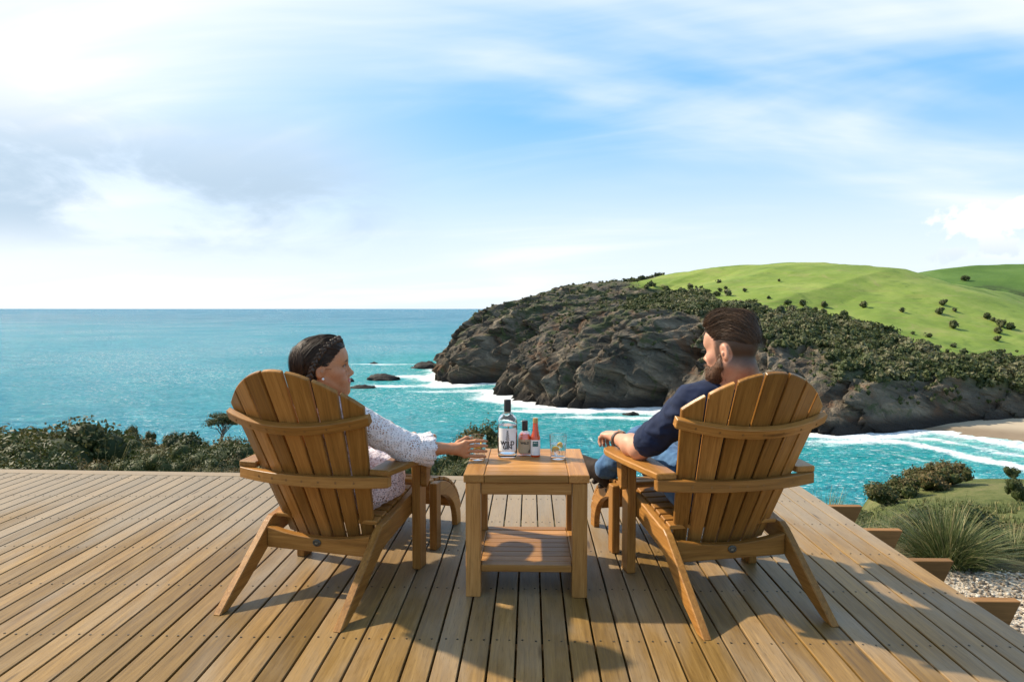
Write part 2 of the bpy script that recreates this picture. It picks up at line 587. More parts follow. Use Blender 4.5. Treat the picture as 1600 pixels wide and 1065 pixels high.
    nrm = bump(g, hgt, 1.0, 3.0)
    rg = g.m('ADD', 0.12, g.m('MULTIPLY', fm, 0.6))
    # a rough sea reflects only part of the low sky: its slopes hide each other
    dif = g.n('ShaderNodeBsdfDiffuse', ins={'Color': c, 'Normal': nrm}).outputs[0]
    gls = g.n('ShaderNodeBsdfGlossy', ins={'Color': (0.9, 0.97, 1.0, 1), 'Roughness': rg, 'Normal': nrm}).outputs[0]
    lw = g.n('ShaderNodeLayerWeight', ins={'Blend': 0.5, 'Normal': nrm}).outputs['Facing']
    rf = g.m('MULTIPLY', g.m('ADD', 0.025, g.m('MULTIPLY', g.m('POWER', lw, 3.0), 0.30)), g.m('SUBTRACT', 1.0, fm))
    finish(g, g.n('ShaderNodeMixShader', ins={0: rf, 1: dif, 2: gls}).outputs[0])
    V = np.stack([P[:, 0], P[:, 1], Z], 1)
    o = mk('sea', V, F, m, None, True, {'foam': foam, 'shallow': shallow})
    tag(o, 'turquoise sea with whitecaps and painted glitter reaching to the horizon', kind='structure')


BEACH_FRONT = [(1395, 664), (1440, 668), (1500, 675), (1600, 691), (1750, 720), (1900, 760)]
FOAM_SPOTS = [(600, 569, 44, 6.5, 0.80), (700, 602, 24, 16, 1.0), (600, 603, 30, 10, 0.85), (655, 588, 26, 14, 0.9), (770, 622, 18, 20, 0.85),
              (800, 606, 14, 14, 1.0), (860, 642, 30, 7, 1.0), (985, 642, 30, 8, 1.0), (1010, 653, 26, 7, 0.8), (755, 610, 26, 9, 0.85), (940, 652, 32, 6, 0.8),
              (690, 612, 30, 8, 0.7), (1320, 690, 22, 6, 0.85)]


# ------------------------------------------------------------------ headland
S_K = [-10, 0, 2.5, 8, 16, 30, 46, 66, 92, 125, 170, 230, 300, 420, 520]
H_K = [-9, -1.5, 8.0, 17.5, 27.0, 36.0, 39.5, 42.0, 46.0, 53.0, 61.5, 68.0, 69.0, 62, 50]


def headland_h(t, s):
    """height above the sea as a function of distance along (t) and inland (s, from the waterline)"""
    h = np.interp(s, S_K, H_K)
    fac = np.interp(t, [-140, -60, -15, 10, 50, 95, 150, 200, 260, 300, 335], [0.60, 0.46, 0.44, 0.50, 0.72, 0.93, 1.0, 1.0, 1.0, 0.9, 0.3])
    gul = np.interp(s, [0, 30, 120, 300], [0, 0.5, 1, 1.2])
    # the nose is steep: low at its foot, blunt on top; the pasture crests above it and dips inland to the right
    h = h + sstep(t, 200, 235) * (7.0 * np.exp(-((s - 92) / 36.0) ** 2)) + 5.0 * np.exp(-((t - 205) / 42.0) ** 2) * np.exp(-((s - 205) / 60.0) ** 2)
    h = h * (1 - (1 - np.interp(t, [-120, 20, 60, 92, 130, 158], [0.62, 0.62, 0.66, 0.81, 0.93, 1.0])) * sstep(s, 190, 300))
    h = np.where(h > 0, h * fac, h)
    h = h + gul * 5.0 * fbm(t / 75.0, s / 120.0, 0, 3, 31)
    # a long swell of ground inland, right of the scrub
    h = h + 5.0 * np.exp(-(((t + 40) / 55.0) ** 2)) * sstep(s, 150, 330)
    return h


def rock_relief(t, s, z):
    """dipping strata: ribs and clefts running down the face from upper left to lower right"""
    w = t * 0.70 - z * 0.714
    a = t * 0.714 + z * 0.70
    big = np.abs(fbm(w / 15.0, a / 40.0, s / 50.0, 4, 41)) ** 0.8 * 2.4
    mid = np.abs(fbm(w / 6.0, a / 18.0, s / 26.0, 4, 43)) ** 0.8 * 2.4
    sm = fbm(w / 1.6, a / 6.0, s / 7.0, 3, 47)
    cleft = fbm(t / 20.0, z / 55.0, 0.5, 3, 49)
    # tilted slabs: each bed ends in a sharp edge
    ww = w + 5.0 * fbm(t / 16.0, z / 16.0, s / 30.0, 3, 51)
    def saw(v):
        f = v - np.floor(v)
        return np.where(f < 0.8, f / 0.8, (1 - f) / 0.2)
    k1 = _hash(np.floor(ww / 9.5).astype(np.int64), np.floor(a / 22.0).astype(np.int64), 0, 5)
    k2 = _hash(np.floor(ww / 3.4 + 0.3).astype(np.int64), np.floor(a / 9.0).astype(np.int64), 0, 6)
    slabs = saw(ww / 9.5) * (3.0 + 5.0 * k1) + saw(ww / 3.4 + 0.3) * (0.9 + 2.2 * k2)
    gul = 1 - np.abs(fbm(t / 17.0 + z / 60.0, z / 70.0, 0.5, 3, 55)) * 2.6
    return slabs + big * 3.0 + mid * 2.5 + sm * 2.2 + cleft * 12.0 - 9.0 * np.clip(gul, 0, 1) ** 3 - 4.5


def build_headland():
    ts = np.arange(-118, 342, 0.85)
    s = [-10, -6, -3]
    v = -1.5
    while v < 520:
        s.append(v)
        v += 0.8 if v < 62 else (1.7 if v < 190 else 6.0)
    s = np.array(s)
    T, S = np.meshgrid(ts, s, indexing='ij')
    H = headland_h(T, S)
    C = coast_offset(ts)[:, None]
    base = C * np.exp(-np.clip(S, 0, None) / 130.0) + S
    rk = (1 - sstep(S, np.interp(T, [0, 150, 200], [34, 40, 70]), np.interp(T, [0, 150, 200], [88, 95, 160]))) * (0.75 + 0.25 * sstep(T, 20, 75))
    rr = rock_relief(T, S, H)
    rr = np.where(S < 0, rr * 0.4, rr)
    rr = np.clip(rr, -22, 9)
    # the sea cave at the inlet and a second dark cleft
    for t0, zc, wt, hz, dep in ((184, 8, 7.5, 13, 15), (74, 12, 5, 20, 11)):
        tc = t0 + (H - zc) * 0.55
        rr = rr - dep * np.exp(-((T - tc) / wt) ** 2) * np.exp(-(np.clip(H - zc, 0, None) / hz) ** 2) * sstep(S, -2, 3)
    ins = base - rr * rk * sstep(S, -9, 4)
    Z = H + rk * 2.2 * fbm(T / 4.0, S / 4.0, 0, 3, 53) * sstep(S, 0, 5) + 0.5 * fbm(T / 9, S / 9, 0, 3, 57) * sstep(S, 40, 90)
    # low black wave-cut shelf along the waterline
    shelf = np.exp(-((S - 1.0) / 5.0) ** 2) * sstep(T, 30, 60)
    Z = Z + shelf * (1.6 * fbm(T / 3.5, S / 3.0, 0, 3, 59) + 0.4)
    XY = COAST_P0 + E1 * T[..., None] + E2 * ins[..., None]
    V = np.concatenate([XY, (Z + SEA_Z)[..., None]], -1)
    # ground cover: rock on the cliff, scrub on the shoulders, pasture on top
    nz = fbm(T / 22, S / 22, 0, 4, 61)
    edge = np.interp(T, [-120, -20, 40, 90, 130, 165, 195, 215, 235, 260], [76, 84, 84, 76, 82, 100, 108, 118, 140, 400])
    meadow = sstep(S + nz * 26, edge - 6, edge + 8)
    rocky = 1 - sstep(S + nz * 20, np.interp(T, [-20, 40, 80, 160, 220, 300], [13, 24, 36, 52, 130, 200]) - 6, np.interp(T, [-20, 40, 80, 160, 220, 300], [13, 24, 36, 52, 130, 200]) + 16)
    rocky = rocky * (1 - sstep(S, 120, 150))
    wet = 1 - sstep(Z + nz * 2.5, 1.2, 5.0)
    n, mcol = V.shape[:2]
    I = np.arange(n * mcol).reshape(n, mcol)
    F = np.stack([I[:-1, :-1], I[:-1, 1:], I[1:, 1:], I[1:, :-1]], -1).reshape(-1, 4)
    m, g = material('headland_ground')
    pos = g.n('ShaderNodeNewGeometry').outputs['Position']
    me_, ro, we = g.attr('meadow'), g.attr('rocky'), g.attr('wet')
    # strata colour, following the dip
    dip = g.n('ShaderNodeMapping', ins={'Vector': pos, 'Rotation': (R(0), R(-37), R(-51)), 'Scale': (0.75, 0.10, 0.12)}).outputs[0]
    dpv = g.n('ShaderNodeCombineXYZ', ins={0: g.m('MULTIPLY', g.attr('dipw'), 0.42), 1: g.m('MULTIPLY', g.attr('dipa'), 0.055), 2: 0.0}).outputs[0]
    d1 = g.noise(dpv, 1.0, 8, 0.66, 0.5)
    p2 = g.noise(pos, 0.085, 5, 0.6, 0.5)
    p3 = g.noise(pos, 0.9, 6, 0.68, 0.4)
    rock = g.ramp(d1, [(0.32, (0.020, 0.016, 0.013)), (0.45, (0.074, 0.057, 0.040)), (0.56, (0.168, 0.130, 0.090)), (0.69, (0.33, 0.265, 0.185))])
    rock = g.mix(g.m('MULTIPLY', g.ss(p2, 0.54, 0.70), 0.60), rock, (0.165, 0.075, 0.032))
    rock = g.mix(g.m('MULTIPLY', g.ss(g.m('ADD', g.m('MULTIPLY', p2, -1.0), p3), -0.12, 0.16), 0.35), rock, (0.125, 0.120, 0.095))
    rock = g.mix(we, rock, (0.030, 0.026, 0.023))
    mossn = g.ss(g.m('ADD', g.noise(pos, 0.11, 7, 0.68, 0.6), g.m('MULTIPLY', g.attr('high'), 0.12)), 0.565, 0.68)
    scrub = g.mix(g.ss(p3, 0.35, 0.65), (0.030, 0.040, 0.014), (0.075, 0.085, 0.032))
    scrub = g.mix(g.ss(p2, 0.52, 0.72), scrub, (0.095, 0.085, 0.052))
    rock = g.mix(g.m('MULTIPLY', g.m('MULTIPLY', mossn, g.m('SUBTRACT', 1.0, we)), 0.75), rock, (0.055, 0.075, 0.024))
    gr1 = g.noise(pos, 0.028, 5, 0.55, 0.3)
    gr2 = g.noise(g.n('ShaderNodeMapping', ins={'Vector': pos, 'Scale': (0.6, 0.6, 3.0)}).outputs[0], 0.7, 6, 0.7, 0.2)
    grass = g.ramp(g.m('ADD', g.m('MULTIPLY', gr1, 0.65), g.m('MULTIPLY', gr2, 0.35)), [(0.30, (0.085, 0.135, 0.020)), (0.50, (0.145, 0.205, 0.032)), (0.70, (0.235, 0.270, 0.065))])
    trk = g.noise(g.n('ShaderNodeMapping', ins={'Vector': pos, 'Scale': (0.03, 0.03, 1.1)}).outputs[0], 1.0, 5, 0.6, 0.4)
    grass = g.mix(g.m('MULTIPLY', g.ss(trk, 0.55, 0.66), 0.45), grass, (0.20, 0.19, 0.06))
    dry = g.noise(pos, 0.075, 6, 0.68, 0.6)
    grass = g.mix(g.m('MULTIPLY', g.ss(dry, 0.55, 0.68), 0.55), grass, (0.215, 0.205, 0.075))
    grass = g.mix(g.m('MULTIPLY', g.ss(dry, 0.45, 0.34), 0.5), grass, (0.060, 0.105, 0.018))
    c = g.mix(ro, scrub, rock)
    c = g.mix(me_, c, grass)
    hb = g.m('ADD', g.m('MULTIPLY', d1, g.m('ADD', 0.15, g.m('MULTIPLY', ro, 1.0))), g.m('MULTIPLY', p3, 0.5))
    nrm = bump(g, hb, 1.0, g.m('ADD', 0.15, g.m('MULTIPLY', ro, 2.6)))
    finish(g, principled(g, c, 0.85, nrm, Specular_IOR_Level=0.2))
    o = mk('headland', V.reshape(-1, 3), F, m, None, True, {'meadow': meadow, 'rocky': rocky, 'wet': wet, 'dipw': T * 0.70 - Z * 0.714, 'dipa': T * 0.714 + Z * 0.70, 'high': sstep(Z, 10, 44)})
    sm = (rocky[:-1, :-1].ravel() < 0.4)
    if len(sm) == len(o.data.polygons):
        o.data.polygons.foreach_set('use_smooth', sm)
    tag(o, 'rocky headland with green pasture on top across the bay', kind='structure')
    return dict(T=T, S=S, V=V, meadow=meadow, rocky=rocky, nz=nz, edge=edge)


def build_far_hill():
    """the next hill beyond the headland's pasture"""
    xs = np.arange(150, 1150, 9.0)
    ys = np.arange(560, 1150, 9.0)
    X, Y = np.meshgrid(xs, ys, indexing='ij')
    ridge = np.interp(X, [150, 300, 420, 560, 800, 1150], [10, 42, 74, 92, 104, 96])
    prof = np.interp(Y, [560, 640, 760, 830, 1000, 1150], [0.05, 0.42, 0.86, 1.0, 0.9, 0.6])
    Z = ridge * prof + 7 * fbm(X / 130, Y / 130, 0, 4, 71)
    V = np.stack([X, Y, Z + SEA_Z], -1)
    sc = sstep(fbm(X / 90, Y / 90, 0, 4, 77) + (0.62 - prof) * 1.6, 0.05, 0.35)
    n, k = X.shape
    I = np.arange(n * k).reshape(n, k)
    F = np.stack([I[:-1, :-1], I[1:, :-1], I[1:, 1:], I[:-1, 1:]], -1).reshape(-1, 4)
    m, g = material('far_hill_ground')
    pos = g.n('ShaderNodeNewGeometry').outputs['Position']
    p1 = g.noise(pos, 0.02, 6, 0.6, 0.3)
    p2 = g.noise(pos, 0.11, 6, 0.7, 0.2)
    gr = g.ramp(p1, [(0.3, (0.050, 0.100, 0.022)), (0.55, (0.075, 0.135, 0.030)), (0.7, (0.10, 0.16, 0.045))])
    c = g.mix(g.m('MULTIPLY', g.attr('scrub'), g.ss(p2, 0.35, 0.6)), gr, (0.035, 0.050, 0.020))
    finish(g, principled(g, c, 0.9, bump(g, p2, 0.5, 2.0), Specular_IOR_Level=0.1))
    tag(mk('hill', V.reshape(-1, 3), F, m, None, True, {'scrub': sc}), 'dark green hill rising behind the sunlit pasture', kind='structure')
    return lambda x, y: float(np.interp(x, [150, 300, 420, 560, 800, 1150], [10, 42, 74, 92, 104, 96]) * np.interp(y, [560, 640, 760, 830, 1000, 1150], [0.05, 0.42, 0.86, 1.0, 0.9, 0.6]) + 7 * fbm(x / 130, y / 130, 0, 4, 71)) + SEA_Z


def build_beach():
    fr = np.array([on_plane(px, py + 6, SEA_Z)[:2] for px, py in BEACH_FRONT])
    bk = np.array([on_plane(px, py, SEA_Z)[:2] for px, py in [(1385, 659), (1420, 656), (1490, 651), (1600, 648), (1750, 645), (1950, 640)]])
    n, k = 80, 26
    u = np.linspace(0, 1, n)
    fx = np.stack([np.interp(u * 5, range(6), fr[:, i]) for i in (0, 1)], 1)
    bx = np.stack([np.interp(u * 5, range(6), bk[:, i]) for i in (0, 1)], 1)
    w = np.linspace(0, 1, k)
    P = fx[:, None] * (1 - w[None, :, None]) + bx[:, None] * w[None, :, None]
    Z = SEA_Z - 0.5 + 2.6 * w[None, :] ** 0.8 + 0.12 * fbm(P[..., 0] / 5, P[..., 1] / 5, 0, 3, 81)
    V = np.concatenate([P, Z[..., None]], -1)
    I = np.arange(n * k).reshape(n, k)
    F = np.stack([I[:-1, :-1], I[1:, :-1], I[1:, 1:], I[:-1, 1:]], -1).reshape(-1, 4)
    m, g = material('beach_sand')
    pos = g.n('ShaderNodeNewGeometry').outputs['Position']
    n1 = g.noise(pos, 0.5, 6, 0.65)
    dry = g.attr('dry')
    c = g.mix(g.ss(dry, 0.25, 0.5), (0.15, 0.105, 0.062), (0.36, 0.295, 0.21))
    weed = g.m('MULTIPLY', g.ss(g.noise(pos, 0.25, 6, 0.7, 0.5), 0.54, 0.62), g.m('MULTIPLY', g.ss(dry, 0.62, 0.70), g.ss(dry, 0.84, 0.76)))
    c = g.mix(weed, c, (0.12, 0.09, 0.06))
    c = g.mix(g.m('MULTIPLY', n1, 0.3), c, (0.40, 0.32, 0.22))
    finish(g, principled(g, c, 0.8))
    tag(mk('beach', V.reshape(-1, 3), F, m, None, True, {'dry': np.broadcast_to(w[None], (n, k)).ravel()}), 'strip of pale sand under the scrub slope', kind='structure')


# ------------------------------------------------------------------ foliage
def leaf_material(name, a, b, c_, rough=0.6):
    m, g = material(name)
    t = g.attr('tint')
    col = g.ramp(t, [(0.0, a), (0.5, b), (1.0, c_)])
    rnd = g.n('ShaderNodeObjectInfo').outputs['Random']
    col = g.mix(g.m('MULTIPLY', rnd, 0.35), col, g.mix(1.0, col, (1.25, 1.0, 0.75), 'MULTIPLY'))
    p = g.n('ShaderNodeBsdfPrincipled', ins={'Base Color': col, 'Roughness': rough, 'Specular IOR Level': 0.25}).outputs[0]
    tr = g.n('ShaderNodeBsdfTranslucent', ins={'Color': col}).outputs[0]
    finish(g, g.n('ShaderNodeMixShader', ins={0: 0.22, 1: p, 2: tr}).outputs[0])
    return m


M_SCRUB = leaf_material('scrub_leaves', (0.030, 0.046, 0.014), (0.072, 0.092, 0.030), (0.150, 0.145, 0.082))
M_HEATH = leaf_material('heath_leaves', (0.022, 0.036, 0.009), (0.056, 0.072, 0.018), (0.118, 0.090, 0.036))
M_GRASS = leaf_material('grass_blades', (0.045, 0.070, 0.022), (0.105, 0.135, 0.045), (0.36, 0.30, 0.15), 0.5)
M_BARK = plain('bark', (0.10, 0.075, 0.055), 0.9)


def crown_leaves(rng, lobes, n, leaf, squash=0.75, depth=0.4, tint0=0.5, flat=0.5):
    """leaf-sized quads through the outer volume of a set of lobes [(centre, radii)]"""
    lobes = [(np.asarray(c, float), np.asarray(r, float)) for c, r in lobes]
    wts = np.array([np.prod(r) ** (2 / 3) for c, r in lobes])
    pick = rng.choice(len(lobes), n, p=wts / wts.sum())
    d = rng.normal(size=(n, 3))
    d /= np.linalg.norm(d, axis=1)[:, None]
    d[:, 2] = np.where(d[:, 2] < -0.35, -d[:, 2], d[:, 2])
    rad = 1 - depth * rng.random(n) ** 1.6 + 0.10 * rng.normal(size=n)
    C = np.array([c for c, r in lobes])[pick]
    Rr = np.array([r for c, r in lobes])[pick]
    P = C + d * Rr * rad[:, None]
    nrm = d + rng.normal(size=(n, 3)) * flat
    nrm /= np.linalg.norm(nrm, axis=1)[:, None]
    a = np.cross(nrm, rng.normal(size=(n, 3)))
    a /= np.linalg.norm(a, axis=1)[:, None]
    b = np.cross(nrm, a)
    s = leaf * (0.6 + 0.8 * rng.random(n))[:, None]
    V = np.stack([P - a * s, P + b * s * 0.55, P + a * s, P - b * s * 0.55], 1).reshape(-1, 3)
    F = np.arange(4 * n).reshape(n, 4)
    lobe_t = rng.random(len(lobes))[pick] * 0.5
    tint = np.clip(tint0 - 0.35 + lobe_t + rng.random(n) * 0.35, 0, 1)
    return V, F, np.repeat(tint, 4)


def lump(rng, c, r, seed, sub=2):
    """a rough closed core so that crowns are not see-through everywhere"""
    bm = bmesh.new()
    bmesh.ops.create_icosphere(bm, subdivisions=sub, radius=1.0)
    V = np.array([v.co for v in bm.verts])
    F = np.array([[v.index for v in f.verts] for f in bm.faces])
    bm.free()
    k = 1 + 0.22 * fbm(V[:, 0] * 2.3 + seed, V[:, 1] * 2.3, V[:, 2] * 2.3, 3, seed)
    return V * k[:, None] * np.asarray(r) + np.asarray(c), F


def dome_lobes(rng, r, h, k):
    L = [((0, 0, h * 0.42), (r * 0.72, r * 0.72, h * 0.5))]
    for i in range(k):
        a = rng.random() * 6.283
        q = r * (0.35 + 0.5 * rng.random())
        L.append(((q * math.cos(a), q * math.sin(a), h * (0.35 + 0.35 * rng.random())), (r * (0.3 + 0.22 * rng.random()), r * (0.3 + 0.22 * rng.random()), h * (0.22 + 0.16 * rng.random()))))
    return L


def shrub_mesh(name, seed, r, h, lobes, leaves, leaf, mat, tint0=0.5, core=True, depth=0.35):
    rng = np.random.default_rng(seed)
    L = dome_lobes(rng, r, h, lobes)
    V, F, T = crown_leaves(rng, L, leaves, leaf, depth=depth, tint0=tint0)
    Vs, Fs, Ts = [V], [F.tolist()], [T]
    o = len(V)
    if core:
        for i, (c, q) in enumerate(L):
            v, f = lump(rng, c, np.asarray(q) * 0.80, seed + i, 1)
            v[:, 2] = np.maximum(v[:, 2], 0.0)
            Vs.append(v)
            Fs.append((f + o).tolist())
            Ts.append(np.full(len(v), 0.22))
            o += len(v)
    F = sum(Fs, [])
    me = mk(name, np.vstack(Vs), F, mat, fattr={'tint': np.concatenate(Ts)}, do_link=False)
    return me


def scatter(templates, pos, scl, rot, rng, tone=None):
    """copies of template (V, F quads, T) joined into one mesh"""
    Vs, Fs, Ts, o = [], [], [], 0
    tone = np.zeros(len(pos)) if tone is None else tone
    for p, s, r, tn in zip(pos, scl, rot, tone):
        V, F, T = templates[rng.integers(len(templates))]
        c, q = math.cos(r), math.sin(r)
        W = np.stack([V[:, 0] * c - V[:, 1] * q, V[:, 0] * q + V[:, 1] * c, V[:, 2]], 1) * s + p
        Vs.append(W)
        Fs.append(F + o)
        Ts.append(np.clip(T + tn + rng.normal() * 0.20, 0, 1))
        o += len(V)
    return np.vstack(Vs), np.vstack(Fs), np.concatenate(Ts)


def build_far_scrub(hd):
    rng = np.random.default_rng(5)
    tmpl = []
    for i in range(9):
        L = dome_lobes(rng, 0.5, 0.85, 4)
        V, F, T = crown_leaves(rng, L, 54, 0.150, depth=0.45, tint0=0.3 + 0.4 * rng.random(), flat=0.6)
        cores = [lump(rng, c, np.asarray(q) * 0.82, i * 7 + j, 1) for j, (c, q) in enumerate(L[:2])]
        o = len(V)
        Fq = [F]
        Vq, Tq = [V], [T]
        for v, f in cores:
            Vq.append(v)
            Fq.append(np.hstack([f, f[:, :1]]) + o if False else np.stack([f[:, 0], f[:, 1], f[:, 2], f[:, 2]], 1) + o)
            Tq.append(np.full(len(v), 0.2))
            o += len(v)
        tmpl.append((np.vstack(Vq), np.vstack(Fq), np.concatenate(Tq)))
    T, S, V, me_, ro, nz = (hd[k] for k in ('T', 'S', 'V', 'meadow', 'rocky', 'nz'))
    cover = (1 - me_) * (1 - ro * 0.95) * (S > 6) * (S < 175)
    edge_scatter = np.exp(-((S - hd['edge'] - 4) / 16.0) ** 2) * 0.03 * (T < 170)
    ledge = ro * (S > 12) * (fbm(T / 9, S / 6, 0, 3, 91) > 0.25) * 0.24 + ro * (T < 85) * (S > 7) * (fbm(T / 11, S / 7, 0, 3, 92) > -0.1) * 0.45
    nose = (T > 150) * (S > 30) * (S < 130) * (fbm(T / 12, S / 10, 0, 3, 93) > 0.14) * 0.10
    pr = (np.clip(cover * np.where(T > 170, 0.10, 1.0), 0, 1) + edge_scatter + ledge + nose)
    cell = np.gradient(S, axis=1) * 0.85
    clump = fbm(T / 14, S / 11, 0, 3, 97)
    pr = pr * cell * np.where(T < 70, sstep(clump + (S - 16) / 45.0, -0.50, 0.0), sstep(clump, -0.75, 0.0))
    pr = np.where((V[..., 1] > 610) | (V[..., 0] > 330), 0, pr).ravel()
    N = 5500
    pick = rng.choice(len(pr), N, p=pr / pr.sum(), replace=False)
    pos = V.reshape(-1, 3)[pick]
    small = (ro.ravel()[pick] > 0.5)
    big = fbm(pos[:, 0] / 30, pos[:, 1] / 30, 0, 3, 95)
    scl = np.where(small, 1.0 + 1.3 * rng.random(N), 1.8 + 3.6 * rng.random(N) ** 2.2 + 1.8 * np.clip(big, 0, 1))
    pos = pos - np.array([0, 0, 0.18]) * scl[:, None]
    tone = 0.55 * fbm(pos[:, 0] / 16, pos[:, 1] / 16, 0, 3, 99)
    W, F, Tt = scatter(tmpl, pos, scl, rng.random(N) * 6.283, rng, tone)
    o = mk('coastal_scrub', W, F, M_SCRUB, None, False, {'tint': Tt})
    tag(o, 'dense dark scrub covering the slope between the cliffs and the pasture', kind='stuff')


def terrain_point(hd, px, py):
    """nearest headland vertex seen near a survey sight line (front-most)"""
    V = hd['V'].reshape(-1, 3)
    d = V - np.array([0, 0, CAM_H])
    z = d @ _fw
    sx = 800 + f_px * (d @ _rt) / z
    sy = 532.5 - f_px * (d @ _up) / z
    e = (sx - px) ** 2 + (sy - py) ** 2 + z * 0.01
    return V[np.argmin(e)]

# ------------------------------------------------------------------ ground round the deck
K_R = [-3, -1.2, -0.78, -0.60, -0.45, -0.30, -0.12, 0.0, 0.12, 0.40, 0.50, 0.62, 0.80, 1.2, 3]
K_V = [0.12, 0.136, 0.148, 0.165, 0.188, 0.210, 0.225, 0.28, 0.34, 0.375, 0.340, 0.312, 0.285, 0.25, 0.2]


def ground_z(x, y):
    x, y = np.asarray(x, float), np.asarray(y, float)
    d = np.hypot(x, np.maximum(y, 0))
    r = x / np.maximum(y, 0.8)
    k = np.interp(r, K_R, K_V)
    fl = sstep(r, 0.42, 0.52)                      # the field levels out below the deck
    dd = np.where(d < 30, d, 30 + (d - 30) * (1 - 0.62 * fl))
    z = -0.40 - k * np.maximum(dd - 5.3, 0)
    edge = np.interp(r, [-3, -0.8, -0.2, 0.3, 0.5, 0.9, 3], [60, 56, 54, 48, 60, 66, 70])
    z = z - np.maximum(d - edge, 0) * 1.1
    z = z + 0.35 * fbm(x / 9, y / 9, 0, 3, 101) * sstep(d, 6, 16) + 0.05 * fbm(x / 1.3, y / 1.3, 0, 3, 103)
    return z


def build_ground():
    rr = np.concatenate([np.arange(0.6, 12, 0.22), np.arange(12, 62, 0.55), np.arange(62, 108, 2.5)])
    aa = np.linspace(R(-98), R(98), 330)
    A, D = np.meshgrid(aa, rr, indexing='ij')
    X, Y = D * np.sin(A), D * np.cos(A)
    Z = ground_z(X, Y)
    n, k = X.shape
    I = np.arange(n * k).reshape(n, k)
    F = np.stack([I[:-1, :-1], I[:-1, 1:], I[1:, 1:], I[1:, :-1]], -1).reshape(-1, 4)
    field = sstep(X / np.maximum(Y, 0.5), 0.30, 0.48) * sstep(D, 7, 12)
    m, g = material('hillside_ground')
    pos = g.n('ShaderNodeNewGeometry').outputs['Position']
    n1 = g.noise(pos, 0.22, 5, 0.6, 0.3)
    n2 = g.noise(pos, 2.6, 6, 0.72, 0.3)
    grass = g.ramp(g.m('ADD', g.m('MULTIPLY', n1, 0.55), g.m('MULTIPLY', n2, 0.45)), [(0.36, (0.028, 0.036, 0.012)), (0.46, (0.070, 0.086, 0.026)), (0.56, (0.115, 0.122, 0.045)), (0.66, (0.165, 0.140, 0.070))])
    soil = g.mix(n2, (0.042, 0.040, 0.018), (0.10, 0.080, 0.042))
    c = g.mix(g.attr('field'), soil, grass)
    finish(g, principled(g, c, 0.92, bump(g, n2, 0.8, 0.12), Specular_IOR_Level=0.1))
    tag(mk('ground', np.stack([X, Y, Z], -1).reshape(-1, 3), F, m, None, True, {'field': field}), 'grassy hillside falling away below the deck', kind='structure')


ORD = ['first', 'second', 'third', 'fourth', 'fifth', 'sixth', 'seventh', 'eighth', 'ninth', 'tenth', 'eleventh', 'twelfth', 'thirteenth', 'fourteenth', 'fifteenth', 'sixteenth', 'seventeenth', 'eighteenth', 'nineteenth', 'twentieth', 'twenty-first']


def shrub_at(name, px, base_y, dist, w_px, h_px, label, group=None, cat='shrub', seed=0, tint=0.5, mat=None, leaves=1500, lobes=9, leaf=None):
    """a shrub of the size it has in the photograph, standing on the ground at its distance"""
    r_ = (px - 828) / f_px
    y = dist / math.hypot(1, r_)
    x = r_ * y
    z = float(ground_z(x, y))
    w, h = w_px / f_px * y, h_px / f_px * y
    me = shrub_mesh(name, 300 + seed, 0.5, h / w, lobes, leaves, leaf or 0.036, mat or M_HEATH, tint)
    o = link(name, me)
    o.location = (x, y, z - 0.05 * h)
    o.scale = (w, w, w)
    o.rotation_euler = (0, 0, seed * 1.7)
    tag(o, label, cat, group)
    return o


